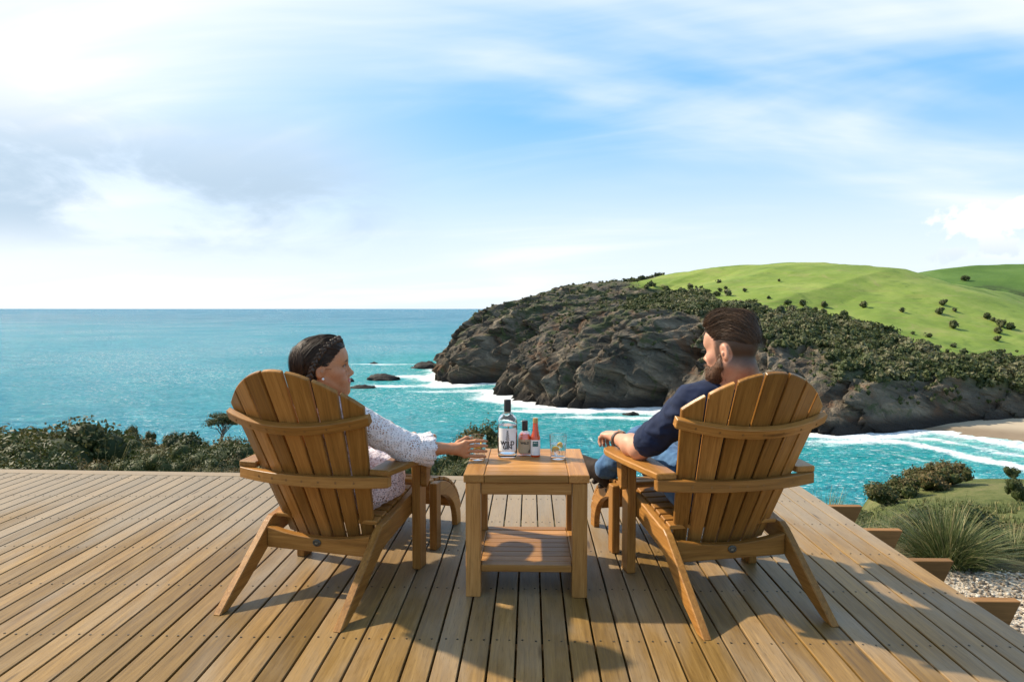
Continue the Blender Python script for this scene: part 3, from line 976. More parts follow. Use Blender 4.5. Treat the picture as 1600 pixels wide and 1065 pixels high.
def build_near_vegetation():
    rng = np.random.default_rng(12)
    # ---- heath in front of the deck: one mass of low mounds
    tm = []
    for i in range(12):
        L = dome_lobes(rng, 0.5, 0.50 + 0.2 * rng.random(), 6)
        V, F, T = crown_leaves(rng, L, 520 if i < 8 else 2100, 0.036 if i < 8 else 0.0190, depth=0.35, tint0=0.3 + 0.5 * rng.random(), flat=0.7)
        Vq, Fq, Tq, o = [V], [F], [T], len(V)
        for j, (c, q) in enumerate(L):
            v, f = lump(rng, c, np.asarray(q) * 0.70, i * 9 + j, 1 if i < 8 else 2)
            Vq.append(v)
            Fq.append(np.stack([f[:, 0], f[:, 1], f[:, 2], f[:, 2]], 1) + o)
            Tq.append(np.full(len(v), 0.35))
            o += len(v)
        tm.append((np.vstack(Vq), np.vstack(Fq), np.concatenate(Tq)))
    pos, scl, nearp, nears = [], [], [], []
    while len(pos) < 330:
        d = 9 + 45 * rng.random() ** 0.8
        r_ = -0.95 + 1.03 * rng.random()
        y = d / math.hypot(1, r_)
        x = r_ * y
        if rng.random() > np.interp(r_, [-0.95, -0.15, 0.08], [1, 0.9, 0.1]):
            continue
        s = 0.9 + 1.5 * rng.random() ** 1.4 + 0.012 * d
        # the canopy stays low: wind-pruned to an even slope
        top = CAM_H - y * np.interp(r_, [-0.95, -0.7, -0.5, -0.3, -0.1, 0.1], [0.192, 0.204, 0.222, 0.246, 0.258, 0.27]) + 0.7 * float(fbm(x / 5.0, y / 5.0, 0, 2, 15)) + 0.9 * rng.random() ** 6
        s = min(s, (top - float(ground_z(x, y))) / 0.66)
        if s < 0.3 or float(ground_z(x, y)) + 0.62 * s < CAM_H - y * 0.252 - 0.3:
            continue
        (nearp if d < 21 else pos).append((x, y, float(ground_z(x, y)) - 0.1 * s))
        (nears if d < 21 else scl).append(s)
    # ragged growth at the foot of the tussock and along the gravel
    for i in range(46):
        d = 5.4 + 7 * rng.random()
        r_ = 0.42 + 0.5 * rng.random()
        y = d / math.hypot(1, r_)
        x = r_ * y
        if x < 2.35:
            continue
        s = 0.25 + 0.4 * rng.random()
        nearp.append((x, y, float(ground_z(x, y)) - 0.08 * s))
        nears.append(s)
    A = scatter(tm[:8], np.array(pos), np.array(scl), rng.random(len(pos)) * 6.283, rng, 0.4 * fbm(np.array(pos)[:, 0] / 6, np.array(pos)[:, 1] / 6, 0, 2, 3))
    Bq = scatter(tm[8:], np.array(nearp), np.array(nears), rng.random(len(nearp)) * 6.283, rng, 0.4 * fbm(np.array(nearp)[:, 0] / 3, np.array(nearp)[:, 1] / 3, 0, 2, 3))
    W, F, T = np.vstack([A[0], Bq[0]]), np.vstack([A[1], Bq[1] + len(A[0])]), np.concatenate([A[2], Bq[2]])
    tag(mk('heath', W, F, M_HEATH, None, False, {'tint': T}), 'low olive and rust heath covering the slope before the deck', kind='stuff')

    # ---- shrubs that stand out of the heath
    G = 'shrubs standing out of the heath'
    for i, (px, by, d, w, h, lb) in enumerate([
            (24, 700, 46, 34, 34, 'dark round shrub at the far left edge of the heath'),
            (128, 716, 44, 44, 34, 'broad brown-topped shrub above the heath near the leftmost deck boards'),
            (190, 715, 47, 24, 36, 'small upright dark shrub between two broad heath shrubs'),
            (222, 716, 48, 20, 32, 'smaller slim shrub just beside the upright dark one'),
            (262, 722, 45, 34, 36, 'olive shrub before the lone spreading tree'),
            (72, 706, 43, 50, 30, 'wide flat-topped green shrub at the heath crest')]):
        shrub_at('heath_shrub', px, by, d, w, h, lb, G, seed=i, tint=0.3 + 0.09 * i, leaves=1300)
    shrub_at('wattle_bush', 738, 735, 21, 92, 92, 'olive bush rising behind the held glass and the gin bottle', None, 'bush', 20, 0.55, None, 3200, 10, 0.026)

    # ---- shrubs along the lower edge of the field
    G2 = 'bushes along the lower edge of the field'
    lst = sorted([(1305, 782, 40, 34, 40), (1340, 770, 46, 52, 44), (1377, 772, 47, 44, 40), (1408, 764, 50, 40, 40), (1446, 760, 52, 44, 36), (1478, 752, 54, 46, 44), (1425, 758, 56, 36, 36), (1360, 790, 36, 36, 34), (1330, 792, 34, 30, 28)])
    for i, (px, by, d, w, h) in enumerate(lst):
        shrub_at('field_bush', px, by, d, w * 1.35, h * 0.95, ORD[i] + ' bush from the deck corner in the row at the field edge', G2, 'bush', 40 + i, 0.3 + 0.07 * i, M_HEATH, 1500)
    shrub_at('field_bush', 1403, 788, 33, 25, 26, 'small lone round bush in the middle of the field', None, 'bush', 51, 0.3, None, 1200)
    shrub_at('field_bush', 1548, 812, 27, 40, 46, 'dark upright bush in the field behind the grass tussock', None, 'bush', 52, 0.22, None, 1700)
    shrub_at('field_bush', 1585, 762, 48, 32, 40, 'olive bush at the right edge of the field beside the surf', None, 'bush', 53, 0.4, None, 1300)
    shrub_at('field_bush', 1577, 735, 62, 26, 20, 'flat bush on the field crest before the breaking wave', None, 'bush', 54, 0.35, None, 1000)

    # ---- the lone spreading tree
    r_ = (340 - 828) / f_px
    y = 43 / math.hypot(1, r_)
    x = r_ * y
    z = float(ground_z(x, y))
    root = tag(empty('coast_tree', (x, y, z)), 'lone spreading tree with bare forked branches and thin crown beyond the deck', 'tree')
    parts, tips = [], []

    def grow(p, d, ln, rad, lv):
        q, pts = np.array(p, float), [np.array(p, float)]
        dd = np.array(d, float)
        for i in range(4):
            dd = dd + rng.normal(size=3) * 0.13 + np.array([0, 0, 0.04])
            dd /= np.linalg.norm(dd)
            q = q + dd * ln / 4
            pts.append(q.copy())
        parts.append(tube(pts, np.linspace(rad, rad * 0.62, 5), 5))
        if lv == 0:
            tips.append(q)
            return
        for k in range(3 if lv > 1 else 4):
            a = rng.random() * 6.283
            s = 0.62 + 0.25 * rng.random()
            nd = dd * 0.75 + np.array([math.cos(a) * s, math.sin(a) * s, 0.18 * rng.random()])
            nd /= np.linalg.norm(nd)
            grow(q, nd, ln * (0.70 + 0.12 * rng.random()), rad * 0.6, lv - 1)
    grow((0, 0, -0.1), (0.05, 0, 1), 0.80, 0.095, 4)
    V, F = merge(parts)
    mk('trunk', V, F, M_BARK, root, True)
    Ls = [(t, np.array([0.28, 0.28, 0.14]) * (0.7 + 0.7 * rng.random())) for t in tips if rng.random() < 0.8]
    V, F, T = crown_leaves(rng, Ls, 4200, 0.040, depth=0.8, tint0=0.45)
    mk('crown', V, F, M_HEATH, root, False, {'tint': T})

    # ---- the grass tussock beside the gravel and a smaller one behind it
    def tussock(name, x, y, n, hgt, spread, label, seed):
        rg = np.random.default_rng(seed)
        z = float(ground_z(x, y)) - 0.03
        Vs, Fs, Ts = [], [], []
        o = 0
        for i in range(n):
            a = rg.random() * 6.283
            q = rg.random() ** 0.6
            lean = spread * q * (0.75 + 0.5 * rg.random())
            h = hgt * (0.55 + 0.5 * rg.random()) * (1 - 0.35 * q)
            bx, by = 0.15 * q * math.cos(a) + rg.normal() * 0.02, 0.15 * q * math.sin(a) + rg.normal() * 0.02
            s = np.linspace(0, 1, 6)
            px = bx + math.cos(a) * lean * s ** 1.7 + rg.normal() * 0.03 * s
            py = by + math.sin(a) * lean * s ** 1.7 + rg.normal() * 0.03 * s
            pz = h * (s - 0.30 * q * s ** 3)
            w = 0.0032 * (1 - 0.85 * s) * (0.8 + 0.6 * rg.random())
            ta, tb = -math.sin(a + rg.normal()), math.cos(a + rg.normal())
            P = np.stack([px, py, pz], 1)
            S = np.stack([w * ta, w * tb, 0 * w], 1)
            V = np.stack([P - S, P + S], 1).reshape(-1, 3)
            Vs.append(V)
            k = np.arange(5) * 2 + o
            Fs.append(np.stack([k, k + 1, k + 3, k + 2], 1))
            Ts.append(np.repeat(np.clip(rg.random() * 0.70 + (0.45 if rg.random() < 0.40 else 0) * s, 0, 1), 2))
            o += 12
        root = tag(empty(name, (x, y, z)), label, 'grass')
        mk('blades', np.vstack(Vs), np.vstack(Fs), M_GRASS, root, False, {'tint': np.concatenate(Ts)})
        return root
    tussock('grass_tussock', 2.62, 4.28, 1200, 0.50, 0.42, 'large spiky grass tussock between the deck edge and the gravel', 1)
    tussock('grass_tussock', 2.15, 4.95, 420, 0.44, 0.34, 'smaller grass tussock behind the large one close to the joist ends', 2)
    tussock('grass_tussock', 3.35, 4.75, 520, 0.34, 0.40, 'low green tussock at the right edge behind the gravel', 3)
    # short tufts over the field
    rg = np.random.default_rng(77)
    Vs, Fs, Ts, o = [], [], [], 0
    dd = 7 + 40 * rg.random(5200) ** 1.3
    rr = 0.40 + 0.55 * rg.random(5200)
    yy = dd / np.hypot(1, rr)
    zz = ground_z(rr * yy, yy)
    for d, x, y, z in zip(dd, rr * yy, yy, zz):
        t0 = rg.random() ** 2
        for k in range(7):
            a, h = rg.random() * 6.283, 0.12 + 0.26 * rg.random() ** 2
            bx, by = x + rg.normal() * 0.06, y + rg.normal() * 0.06
            w = 0.006 + 0.0004 * d
            tip = (bx + math.cos(a) * h * 0.5, by + math.sin(a) * h * 0.5, z + h)
            Vs += [(bx - w * math.sin(a), by + w * math.cos(a), z - 0.02), (bx + w * math.sin(a), by - w * math.cos(a), z - 0.02), tip]
            Fs.append((o, o + 1, o + 2))
            Ts += [min(1, t0 * 0.8 + 0.2 * rg.random())] * 3
            o += 3
    tag(mk('field_grass', Vs, np.array(Fs), M_GRASS, None, False, {'tint': Ts}), 'short tufted grass over the field below the deck', 'grass', kind='stuff')
    # thin stalks poking up past the front edge of the deck
    rg = np.random.default_rng(31)
    parts = []
    for cx, cy, n in [(-2.9, 5.9, 22), (-2.35, 6.0, 18), (-3.9, 6.2, 16), (-1.7, 5.8, 14), (-0.55, 5.5, 40), (-0.42, 5.4, 26), (-0.7, 5.6, 26), (-1.95, 5.7, 12), (-3.4, 6.1, 12)]:
        for i in range(n):
            x, y = cx + rg.normal() * 0.13, cy + rg.normal() * 0.12
            z0 = float(ground_z(x, y))
            h = (-0.30 + 0.30 * rg.random()) - z0
            lx, ly = rg.normal() * 0.10 + 0.05, rg.normal() * 0.06
            s = np.linspace(0, 1, 4)
            parts.append(tube(np.stack([x + lx * s ** 2, y + ly * s ** 2, z0 + h * s], 1), np.linspace(0.0022, 0.0009, 4), 3))
    V, F = merge(parts)
    tag(mk('grass_stalks', V, F, M_GRASS, None, False, {'tint': rg.random(len(V)) * 0.3 + 0.62}), 'thin dry grass stalks rising past the front edge of the deck', 'grass', kind='stuff')


def build_gravel():
    rng = np.random.default_rng(3)
    bm = bmesh.new()
    bmesh.ops.create_icosphere(bm, subdivisions=1, radius=1.0)
    B = np.array([v.co for v in bm.verts])
    Fb = np.array([[v.index for v in f.verts] for f in bm.faces])
    bm.free()
    n = 10500
    x = 1.85 + 2.2 * rng.random(n)
    y = 1.6 + 2.62 * rng.random(n) - 0.10 * (x - 2.6)
    keep = y < 4.12 - 0.10 * (x - 2.6) + 0.05 * rng.normal(size=n)
    x, y = x[keep], y[keep]
    n = len(x)
    s = 0.0060 + 0.0070 * rng.random(n) ** 2
    z = ground_z(x, y) + s * 0.4 + 0.008 * rng.random(n)
    sc = np.stack([s * (0.8 + 0.5 * rng.random(n)), s * (0.8 + 0.5 * rng.random(n)), s * (0.5 + 0.4 * rng.random(n))], 1)
    a = rng.random(n) * 6.283
    W = B[None] * (1 + 0.18 * rng.normal(size=(n, len(B), 1))) * sc[:, None]
    c, q = np.cos(a)[:, None], np.sin(a)[:, None]
    W = np.stack([W[..., 0] * c - W[..., 1] * q + x[:, None], W[..., 0] * q + W[..., 1] * c + y[:, None], W[..., 2] + z[:, None]], -1)
    F = (Fb[None] + (np.arange(n) * len(B))[:, None, None]).reshape(-1, 3)
    m, g = material('gravel_stones')
    t = g.attr('tint')
    col = g.ramp(t, [(0.0, (0.09, 0.065, 0.045)), (0.35, (0.24, 0.19, 0.135)), (0.7, (0.38, 0.32, 0.245)), (1.0, (0.55, 0.50, 0.42))])
    finish(g, principled(g, col, 0.8))
    tag(mk('gravel', W.reshape(-1, 3), F, m, None, False, {'tint': np.repeat(rng.random(n), len(B))}), 'pale pebble gravel beside the deck', kind='stuff')
    # bed of finer grit under the pebbles
    X, Y = np.meshgrid(np.linspace(1.7, 4.3, 40), np.linspace(1.2, 4.18, 40), indexing='ij')
    Y = np.minimum(Y, 4.14 - 0.10 * (X - 2.6))
    I = np.arange(1600).reshape(40, 40)
    Fq = np.stack([I[:-1, :-1], I[1:, :-1], I[1:, 1:], I[:-1, 1:]], -1).reshape(-1, 4)
    m2, g2 = material('gravel_bed')
    pos = g2.n('ShaderNodeNewGeometry').outputs['Position']
    vo = g2.n('ShaderNodeTexVoronoi', ins={'Vector': pos, 'Scale': 75.0})
    c2 = g2.mix(g2.n('ShaderNodeSeparateColor', ins={0: vo.outputs['Color']}).outputs[0], (0.20, 0.16, 0.12), (0.50, 0.44, 0.35))
    finish(g2, principled(g2, c2, 0.9, bump(g2, vo.outputs['Distance'], 0.8, 0.01)))
    tag(mk('gravel_path', np.stack([X, Y, ground_z(X, Y) + 0.004], -1).reshape(-1, 3), Fq, m2, None, True), 'gravel path bed beside the deck', kind='structure')


# ------------------------------------------------------------------ rocks in the sea
def build_sea_rocks():
    m, g = material('wet_rock')
    pos = g.n('ShaderNodeNewGeometry').outputs['Position']
    n1 = g.noise(pos, 0.8, 6, 0.65, 0.4)
    c = g.ramp(n1, [(0.3, (0.012, 0.011, 0.010)), (0.6, (0.030, 0.026, 0.023)), (0.8, (0.055, 0.047, 0.040))])
    finish(g, principled(g, g.mix(0.35, c, (0.008, 0.007, 0.007)), 0.6, bump(g, n1, 0.9, 0.8), Specular_IOR_Level=0.15))
    for i, (px, py, w, h, dp, lb) in enumerate([
            (599, 593, 52, 11, 0.7, 'long humped black rock in the white water off the point'),
            (566, 606, 42, 6, 0.5, 'low flat black rock nearest the woman in the surf'),
            (547, 596, 14, 6, 0.8, 'small black rock just beside the woman\'s face'),
            (666, 575, 44, 12, 0.8, 'low dark rock tongue at the tip of the headland'),
            (584, 568, 12, 3, 0.6, 'tiny black rock in the far line of foam'),
            (985, 648, 26, 5, 0.6, 'small dark rock in the surf below the cliff cleft')]):
        p = on_plane(px, py, SEA_Z)
        y = p[1]
        rng = np.random.default_rng(60 + i)
        V, F = lump(rng, (0, 0, 0), (1, 1, 1), 60 + i, 4)
        r = V / np.linalg.norm(V, axis=1)[:, None]
        k = 1 + 0.30 * fbm(r[:, 0] * 2.0 + i * 3, r[:, 1] * 2.0, r[:, 2] * 2.0, 4, 70 + i)
        W = w / f_px * y / 2
        H = h / f_px * y
        V = r * k[:, None] * np.array([W, W * dp, H])
        V[:, 2] += 0.5 * fbm(V[:, 0] / 1.4, V[:, 1] / 1.4, 0, 3, 75 + i)
        o = mk('sea_rock', V, F, m, None, True)
        o.location = (p[0], p[1], SEA_Z - 0.15 * H)
        tag(o, lb, 'rock', 'black rocks in the surf')


def build_pasture_shrubs(hd, hill_h):
    G = 'bushes dotted over the pasture'
    mes = [shrub_mesh('pasture_shrub', 800 + i, 0.5, 0.85, 5, 260, 0.085, M_SCRUB, 0.3 + 0.08 * i) for i in range(5)]
    q = [(110, 158, 18), (203, 172, 20), (322, 208, 16), (422, 230, 26), (493, 232, 34), (597, 245, 30), (703, 288, 32), (555, 268, 28), (595, 278, 30), (1178, 275, 34), (1255, 268, 18), (1415, 303, 28), (1450, 318, 20), (1485, 338, 36), (1530, 355, 32), (1468, 372, 32), (1465, 412, 26), (990, 268, 24), (1245, 345, 40), (80, 168, 22), (60, 190, 26)]
    named = {(800, 242, 34): 'single round bush alone in the middle of the sunlit pasture', (1197, 232, 30): 'lone dark bush on the shaded rise right of the pasture bush',
             (372, 120, 14): 'tiny isolated bush high on the pasture above the scrub'}
    q = sorted(q)
    for i, (a, b, w) in enumerate(q + list(named)):
        px, py = 1100 + a / 3.2, 400 + b / 3.2
        p = terrain_point(hd, px, py + w / 3.2 * 0.45)
        d = math.hypot(p[0], p[1])
        s = w / 3.2 / f_px * d * 1.25
        o = link('pasture_shrub', mes[i % 5])
        o.location = (p[0], p[1], p[2] - 0.08 * s)
        o.scale = (s, s, s)
        o.rotation_euler = (0, 0, i * 1.3)
        tag(o, named.get((a, b, w)) or ORD[i] + ' dark bush from the left along the upper edge of the scrub', 'bush', G)
    rng = np.random.default_rng(44)
    for i in range(8):
        x = 470 + 190 * rng.random()
        y = 655 + 130 * rng.random()
        o = link('hill_shrub', mes[i % 5])
        s = 4 + 5 * rng.random()
        o.location = (x, y, hill_h(x, y) - 0.1 * s)
        o.scale = (s, s, s)
        tag(o, 'distant dark bush on the hill behind the pasture', 'bush', 'bushes on the far hill')

# ------------------------------------------------------------------ deck
DECK_X1 = 1.838
PITCH_B, BW = 0.0945, 0.0868
JOISTS = [2.438 + 0.458 * k for k in range(-8, 6)]


def front_y(x):
    return 4.775 - 0.034 * (x - 1.84) * (1 if x < 1.84 else 0)


def build_deck():
    deck = tag(empty('deck', (0, 0, 0)), 'weathered timber deck above the sea', kind='structure')
    scr = []
    nb = 0
    x1 = DECK_X1
    rng = random.Random(4)
    while x1 > -4.75:
        x0 = x1 - BW
        ya, yb = front_y(x0) - 0.112, front_y(x1) - 0.112
        y0 = -1.6
        p = [(y0, 0), (yb, 0), (ya, BW), (y0, BW)]
        # grain along y: local x -> world y, local y -> world -x
        M = frame((x1, 0, -0.0105 + rng.uniform(-0.0006, 0.0006)), (0, 1, 0), (-1, 0, 0))
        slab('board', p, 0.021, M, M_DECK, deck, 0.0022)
        for jy in JOISTS:
            if -1.4 < jy < ya - 0.03:
                for q in (0.021, BW - 0.021):
                    scr.append((x0 + q + rng.uniform(-0.003, 0.003), jy + rng.uniform(-0.006, 0.006)))
        x1 -= PITCH_B
        nb += 1
    # board laid along the seaward edge
    xe = -4.8
    a, b = (xe, front_y(xe)), (DECK_X1, front_y(DECK_X1))
    ln = math.hypot(b[0] - a[0], b[1] - a[1])
    ux = Vector(((b[0] - a[0]) / ln, (b[1] - a[1]) / ln, 0))
    uy = Vector((-ux.y, ux.x, 0))
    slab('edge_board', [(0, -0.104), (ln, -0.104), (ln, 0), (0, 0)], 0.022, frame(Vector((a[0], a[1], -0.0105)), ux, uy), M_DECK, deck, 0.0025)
    slab('fascia', [(0, -0.30), (ln, -0.30), (ln, -0.025), (0, -0.025)], 0.03, frame(Vector((a[0], a[1] - 0.02, 0)), ux, Vector((0, 0, 1))), M_JOIST, deck, 0.002)
    for jy in JOISTS:
        if jy > 4.6:
            continue
        x_end = DECK_X1 + 0.235
        p = [(0, 0), (x_end + 4.8 - 0.035, 0), (x_end + 4.8, 0.118), (0, 0.118)]
        # tapered end: the lower edge is cut back
        p = [(0, -0.128), (x_end + 4.8 - 0.045, -0.128), (x_end + 4.8, -0.024), (0, -0.024)]
        slab('joist', p, 0.046, frame((-4.8, jy, 0), (1, 0, 0), (0, 0, 1)), M_JOIST, deck, 0.0025)
    # posts under the outer edge
    for yy in (2.4, 4.3):
        box('post', 1.55, 1.65, yy + 0.06, yy + 0.16, float(ground_z(1.6, yy)) - 0.3, -0.15, M_JOIST, deck, 2)
    parts = []
    for x, y in scr:
        V = [(x + 0.0042 * math.cos(a), y + 0.0042 * math.sin(a), zz) for zz in (0.0, 0.0016) for a in np.arange(6) * math.pi / 3]
        F = [(6, 7, 8, 9, 10, 11)]
        parts.append((V, F))
    V = np.vstack([p[0] for p in parts])
    F = [tuple(np.arange(6) + 6 + 12 * i) for i in range(len(parts))]
    F += [(12 * i + k, 12 * i + (k + 1) % 6, 12 * i + 6 + (k + 1) % 6, 12 * i + 6 + k) for i in range(len(parts)) for k in range(6)]
    tag(mk('screws', V, F, M_SCREW, deck), kind='stuff')


# ------------------------------------------------------------------ adirondack chair
REC = R(27.0)                                    # recline of the back
BK0 = Vector((0, 0.37, 0.25))
BKL = Vector((0, -math.sin(REC), math.cos(REC)))   # up the back
BKN = Vector((0, math.cos(REC), math.sin(REC)))    # out of the back, towards the sitter


def back_pt(u, L, off=0.0):
    """point on the dished back: u across, L up, off in front"""
    dish = 0.075 * (u / 0.30) ** 2
    return BK0 + Vector((u, 0, 0)) + BKL * L + BKN * (dish + off)


M_MEDAL, g_ = material('medallion')
_co = g_.n('ShaderNodeTexCoord').outputs['Object']
finish(g_, principled(g_, g_.mix(g_.noise(_co, 180, 3), (0.02, 0.022, 0.02), (0.14, 0.14, 0.12)), 0.35, Metallic=0.7))


def build_chair():
    c = empty('garden_chair')
    # side rails that run down into the back legs
    prof = [(0.0, 0.0), (0.055, 0.0), (0.175, 0.062), (0.345, 0.185), (0.40, 0.205), (0.735, 0.272), (0.745, 0.30), (0.735, 0.366), (0.40, 0.300), (0.365, 0.297), (0.335, 0.280)]
    for s in (-1, 1):
        slab('leg', prof, 0.034, frame((s * 0.265, 0, 0), (0, 1, 0), (0, 0, 1)), M_TEAK, c, 0.004)
    # front posts
    for s in (-1, 1):
        box('front_leg', s * 0.305 - 0.0205, s * 0.305 + 0.0205, 0.652, 0.728, 0.0, 0.528, M_TEAK, c, 2, 0.004)
        # bracket under the arm, outside the post
        slab('arm_bracket', [(0.655, 0.528), (0.655, 0.40), (0.668, 0.385), (0.70, 0.415), (0.726, 0.528)], 0.03,
             frame((s * 0.342, 0, 0), (0, 1, 0), (0, 0, 1)), M_TEAK, c, 0.003)
    # back rail with a scooped top edge
    top = [(0.245 - 0.49 * k / 12, 0.262 - 0.030 * (1 - ((k - 6) / 6.0) ** 2)) for k in range(13)]
    rail = slab('back_rail', [(-0.245, 0.172), (0.245, 0.172)] + top, 0.036, frame((0, 0.328, 0), (1, 0, 0), (0, 0, 1)), M_TEAK, c, 0.003)
    V, F = lathe([(0.0, 0.0), (0.0165, 0.0), (0.019, 0.002), (0.019, 0.005), (0.016, 0.0062), (0.0145, 0.004), (0.0, 0.0045)], 24)
    md = mk('medallion', [(x, -z + 0.3098, 0.214 + y * 0.8) for x, y, z in V], F, M_MEDAL, rail)
    mk('medallion_mark', [(x * 0.9, 0.3030, 0.214 + z * 0.9) for x, z in [(-0.010, -0.003), (-0.004, 0.004), (0.001, 0.000), (0.009, 0.005), (0.004, -0.004), (-0.002, -0.006)]], [(0, 1, 2, 3, 4, 5)], M_SCREWB, rail)
    # seat slats
    a, b = Vector((0, 0.372, 0.305)), Vector((0, 0.742, 0.374))
    d = (b - a).normalized()
    n = Vector((1, 0, 0)).cross(d)
    L = (b - a).length
    k = 7
    w = L / k
    for i in range(k):
        m = a + d * (w * (i + 0.5)) - n * 0.010
        half = 0.2465
        slab('seat_slat', [(-half, -w / 2 + 0.004), (half, -w / 2 + 0.004), (half, w / 2 - 0.004), (-half, w / 2 - 0.004)], 0.019, frame(m, (1, 0, 0), d), M_TEAK, c, 0.003)
    box('front_apron', -0.247, 0.247, 0.712, 0.736, 0.285, 0.352, M_TEAK, c, 0)
    # fan of seven back slats
    for i in range(-3, 4):
        u0, u1 = i * 0.0608, i * 0.0868         # centre at bottom, at L = 0.58
        hw0, hw1 = 0.0258, 0.0384
        sl = 2 * 0.075 * u1 / 0.09

        def uc(L_):
            return u0 + (u1 - u0) * L_ / 0.58

        def hw(L_):
            return hw0 + (hw1 - hw0) * L_ / 0.58
        # top follows one arch over the whole back
        arch = lambda u: 0.578 + 0.234 * (1 - min(1.0, abs(u) / 0.322) ** 1.95)
        pts = []
        Lt = 0.0
        ul, ur = u0 - hw0, u0 + hw0
        pts += [(0.0, ur), ]
        n_t = 5
        tops = []
        for q in range(n_t + 1):
            e = 1 - 2 * q / n_t
            Lq = 0.7
            for _ in range(6):
                Lq = arch(uc(Lq) + e * hw(Lq))
            tops.append((Lq, uc(Lq) + e * hw(Lq)))
        pts = [(-0.055, ul), (-0.055, ur)] + tops
        pts = pts[::-1]
        bm = bmesh.new()
        lay = bm.verts.layers.float_vector.new('grain')
        th = 0.019
        off = Vector((random.uniform(0, 40), random.uniform(0, 40), random.uniform(0, 40)))

        def place(Lq, u, t):
            cu = uc(Lq)
            p = back_pt(cu, Lq, t)
            slope = 2 * 0.075 * cu / 0.09
            return p + Vector((u - cu, 0, 0)) + BKN * (slope * (u - cu) * 0.9)
        lo, hi = [], []
        for Lq, u in pts:
            for t, lst in ((0.0, lo), (th, hi)):
                v = bm.verts.new(place(Lq, u, t))
                v[lay] = Vector((Lq, u - uc(Lq), t)) + off
                lst.append(v)
        bm.faces.new(lo)
        bm.faces.new(hi[::-1])
        for q in range(len(pts)):
            r = (q + 1) % len(pts)
            bm.faces.new((lo[q], hi[q], hi[r], lo[r]))
        bmesh.ops.recalc_face_normals(bm, faces=bm.faces)
        sharp = [e for e in bm.edges if e.calc_face_angle(0) > R(30)]
        bmesh.ops.bevel(bm, geom=sharp, offset=0.003, segments=1, affect='EDGES', clamp_overlap=True)
        me = bpy.data.meshes.new('back_slat')
        bm.to_mesh(me)
        bm.free()
        me.materials.append(M_TEAK)
        link('back_slat', me, None, c)
    # upper curved brace
    us = [0.322 * (k / 7.0) for k in range(-7, 8)]
    cen = [back_pt(u, 0.556, -0.0185) for u in us]
    ub = sweep_bar('back_brace', cen, BKN, BKL, 0.030, 0.042, M_TEAK, c)
    plugs(ub, [back_pt(0.0868 * i * 0.98, 0.556, -0.0335) for i in range(-3, 4)], -BKN)
    # lower curved brace that carries the arms
    us = [0.350 * (k / 7.0) for k in range(-7, 8)]
    zb = 0.505
    cen = []
    for u in us:
        p = back_pt(u * 0.9, (zb - 0.25) / math.cos(REC), -0.020)
        cen.append(Vector((u, p.y - 0.006, zb)))
    lb = sweep_bar('arm_brace', cen, Vector((0, 1, 0)), Vector((0, 0, 1)), 0.036, 0.046, M_TEAK, c)
    plugs(lb, [Vector((0.0735 * i, back_pt(0.0735 * i * 0.9, (zb - 0.25) / math.cos(REC), -0.020).y - 0.024, zb)) for i in range(-3, 4)], Vector((0, -1, 0)))
    # arms
    ye = cen[0].y
    for s in (-1, 1):
        out = [(ye - 0.018, 0.268), (ye - 0.018, 0.352), (0.40, 0.372), (0.62, 0.398), (0.74, 0.405), (0.80, 0.392), (0.828, 0.362), (0.836, 0.325), (0.828, 0.285), (0.80, 0.258), (0.74, 0.246), (0.50, 0.254)]
        slab('arm', [(p, -s * q) for p, q in out], 0.026, frame((0, 0, 0.5415), (0, 1, 0), (-1, 0, 0)), M_TEAK, c, 0.004)
    return c


def plugs(parent, pts, nrm):
    V, F = [], []
    nrm = Vector(nrm).normalized()
    a = Vector((1, 0, 0))
    b = nrm.cross(a)
    for p in pts:
        o = len(V)
        for k in range(8):
            t = k * math.pi / 4
            V.append(tuple(p + nrm * 0.0006 + a * 0.0055 * math.cos(t) + b * 0.0055 * math.sin(t)))
        F.append(tuple(range(o, o + 8)))
    tag(mk('plugs', V, F, M_JOIST, parent), kind='stuff')


def build_footstool():
    c = empty('footstool')
    for s in (-1, 1):
        box('leg', s * 0.287 - 0.0195, s * 0.287 + 0.0195, 0.0, 0.062, 0.0, 0.338, M_TEAK, c, 2, 0.004)
        # bowed side rail that runs down to the ground
        n = 12
        outer, inner = [], []
        for k in range(n + 1):
            t = k / n * math.pi / 2
            outer.append((0.030 + 0.44 * math.sin(t), 0.325 * math.cos(t) ** 0.85 if k < n else 0.0))
        for k in range(n + 1):
            t = k / n * math.pi / 2
            inner.append((0.030 + 0.375 * math.sin(t), 0.25 * math.cos(t) ** 0.85 if k < n else 0.0))
        slab('side_rail', inner[::-1] + outer if False else outer + inner[::-1], 0.032, frame((s * 0.25, 0, 0), (0, 1, 0), (0, 0, 1)), M_TEAK, c, 0.003)
    for k in range(9):
        t = (0.03 + 0.92 * k / 8.6) * math.pi / 2 * 0.93
        p = Vector((0, 0.030 + 0.452 * math.sin(t), 0.337 * math.cos(t) ** 0.85))
        d = Vector((0, 0.452 * math.cos(t), -0.337 * math.sin(t) * 0.85)).normalized()
        slab('slat', [(-0.262, -0.027), (0.262, -0.027), (0.262, 0.027), (-0.262, 0.027)], 0.018, frame(p, (1, 0, 0), d), M_TEAK, c, 0.003)
    box('stretcher', -0.232, 0.232, 0.02, 0.045, 0.17, 0.23, M_TEAK, c, 0)
    return c


def copy_tree(o, parent=None):
    k = o.copy()
    COL.objects.link(k)
    k.parent = parent
    for ch in list(o.children):
        copy_tree(ch, k)
    return k


M_SCREWB = plain('medallion_relief', (0.22, 0.21, 0.17), 0.4, Metallic=0.6)
CH_L = ((-0.980, 2.540, 0.0), R(-14.0))
CH_R = ((0.910, 2.510, 0.0), R(13.0))


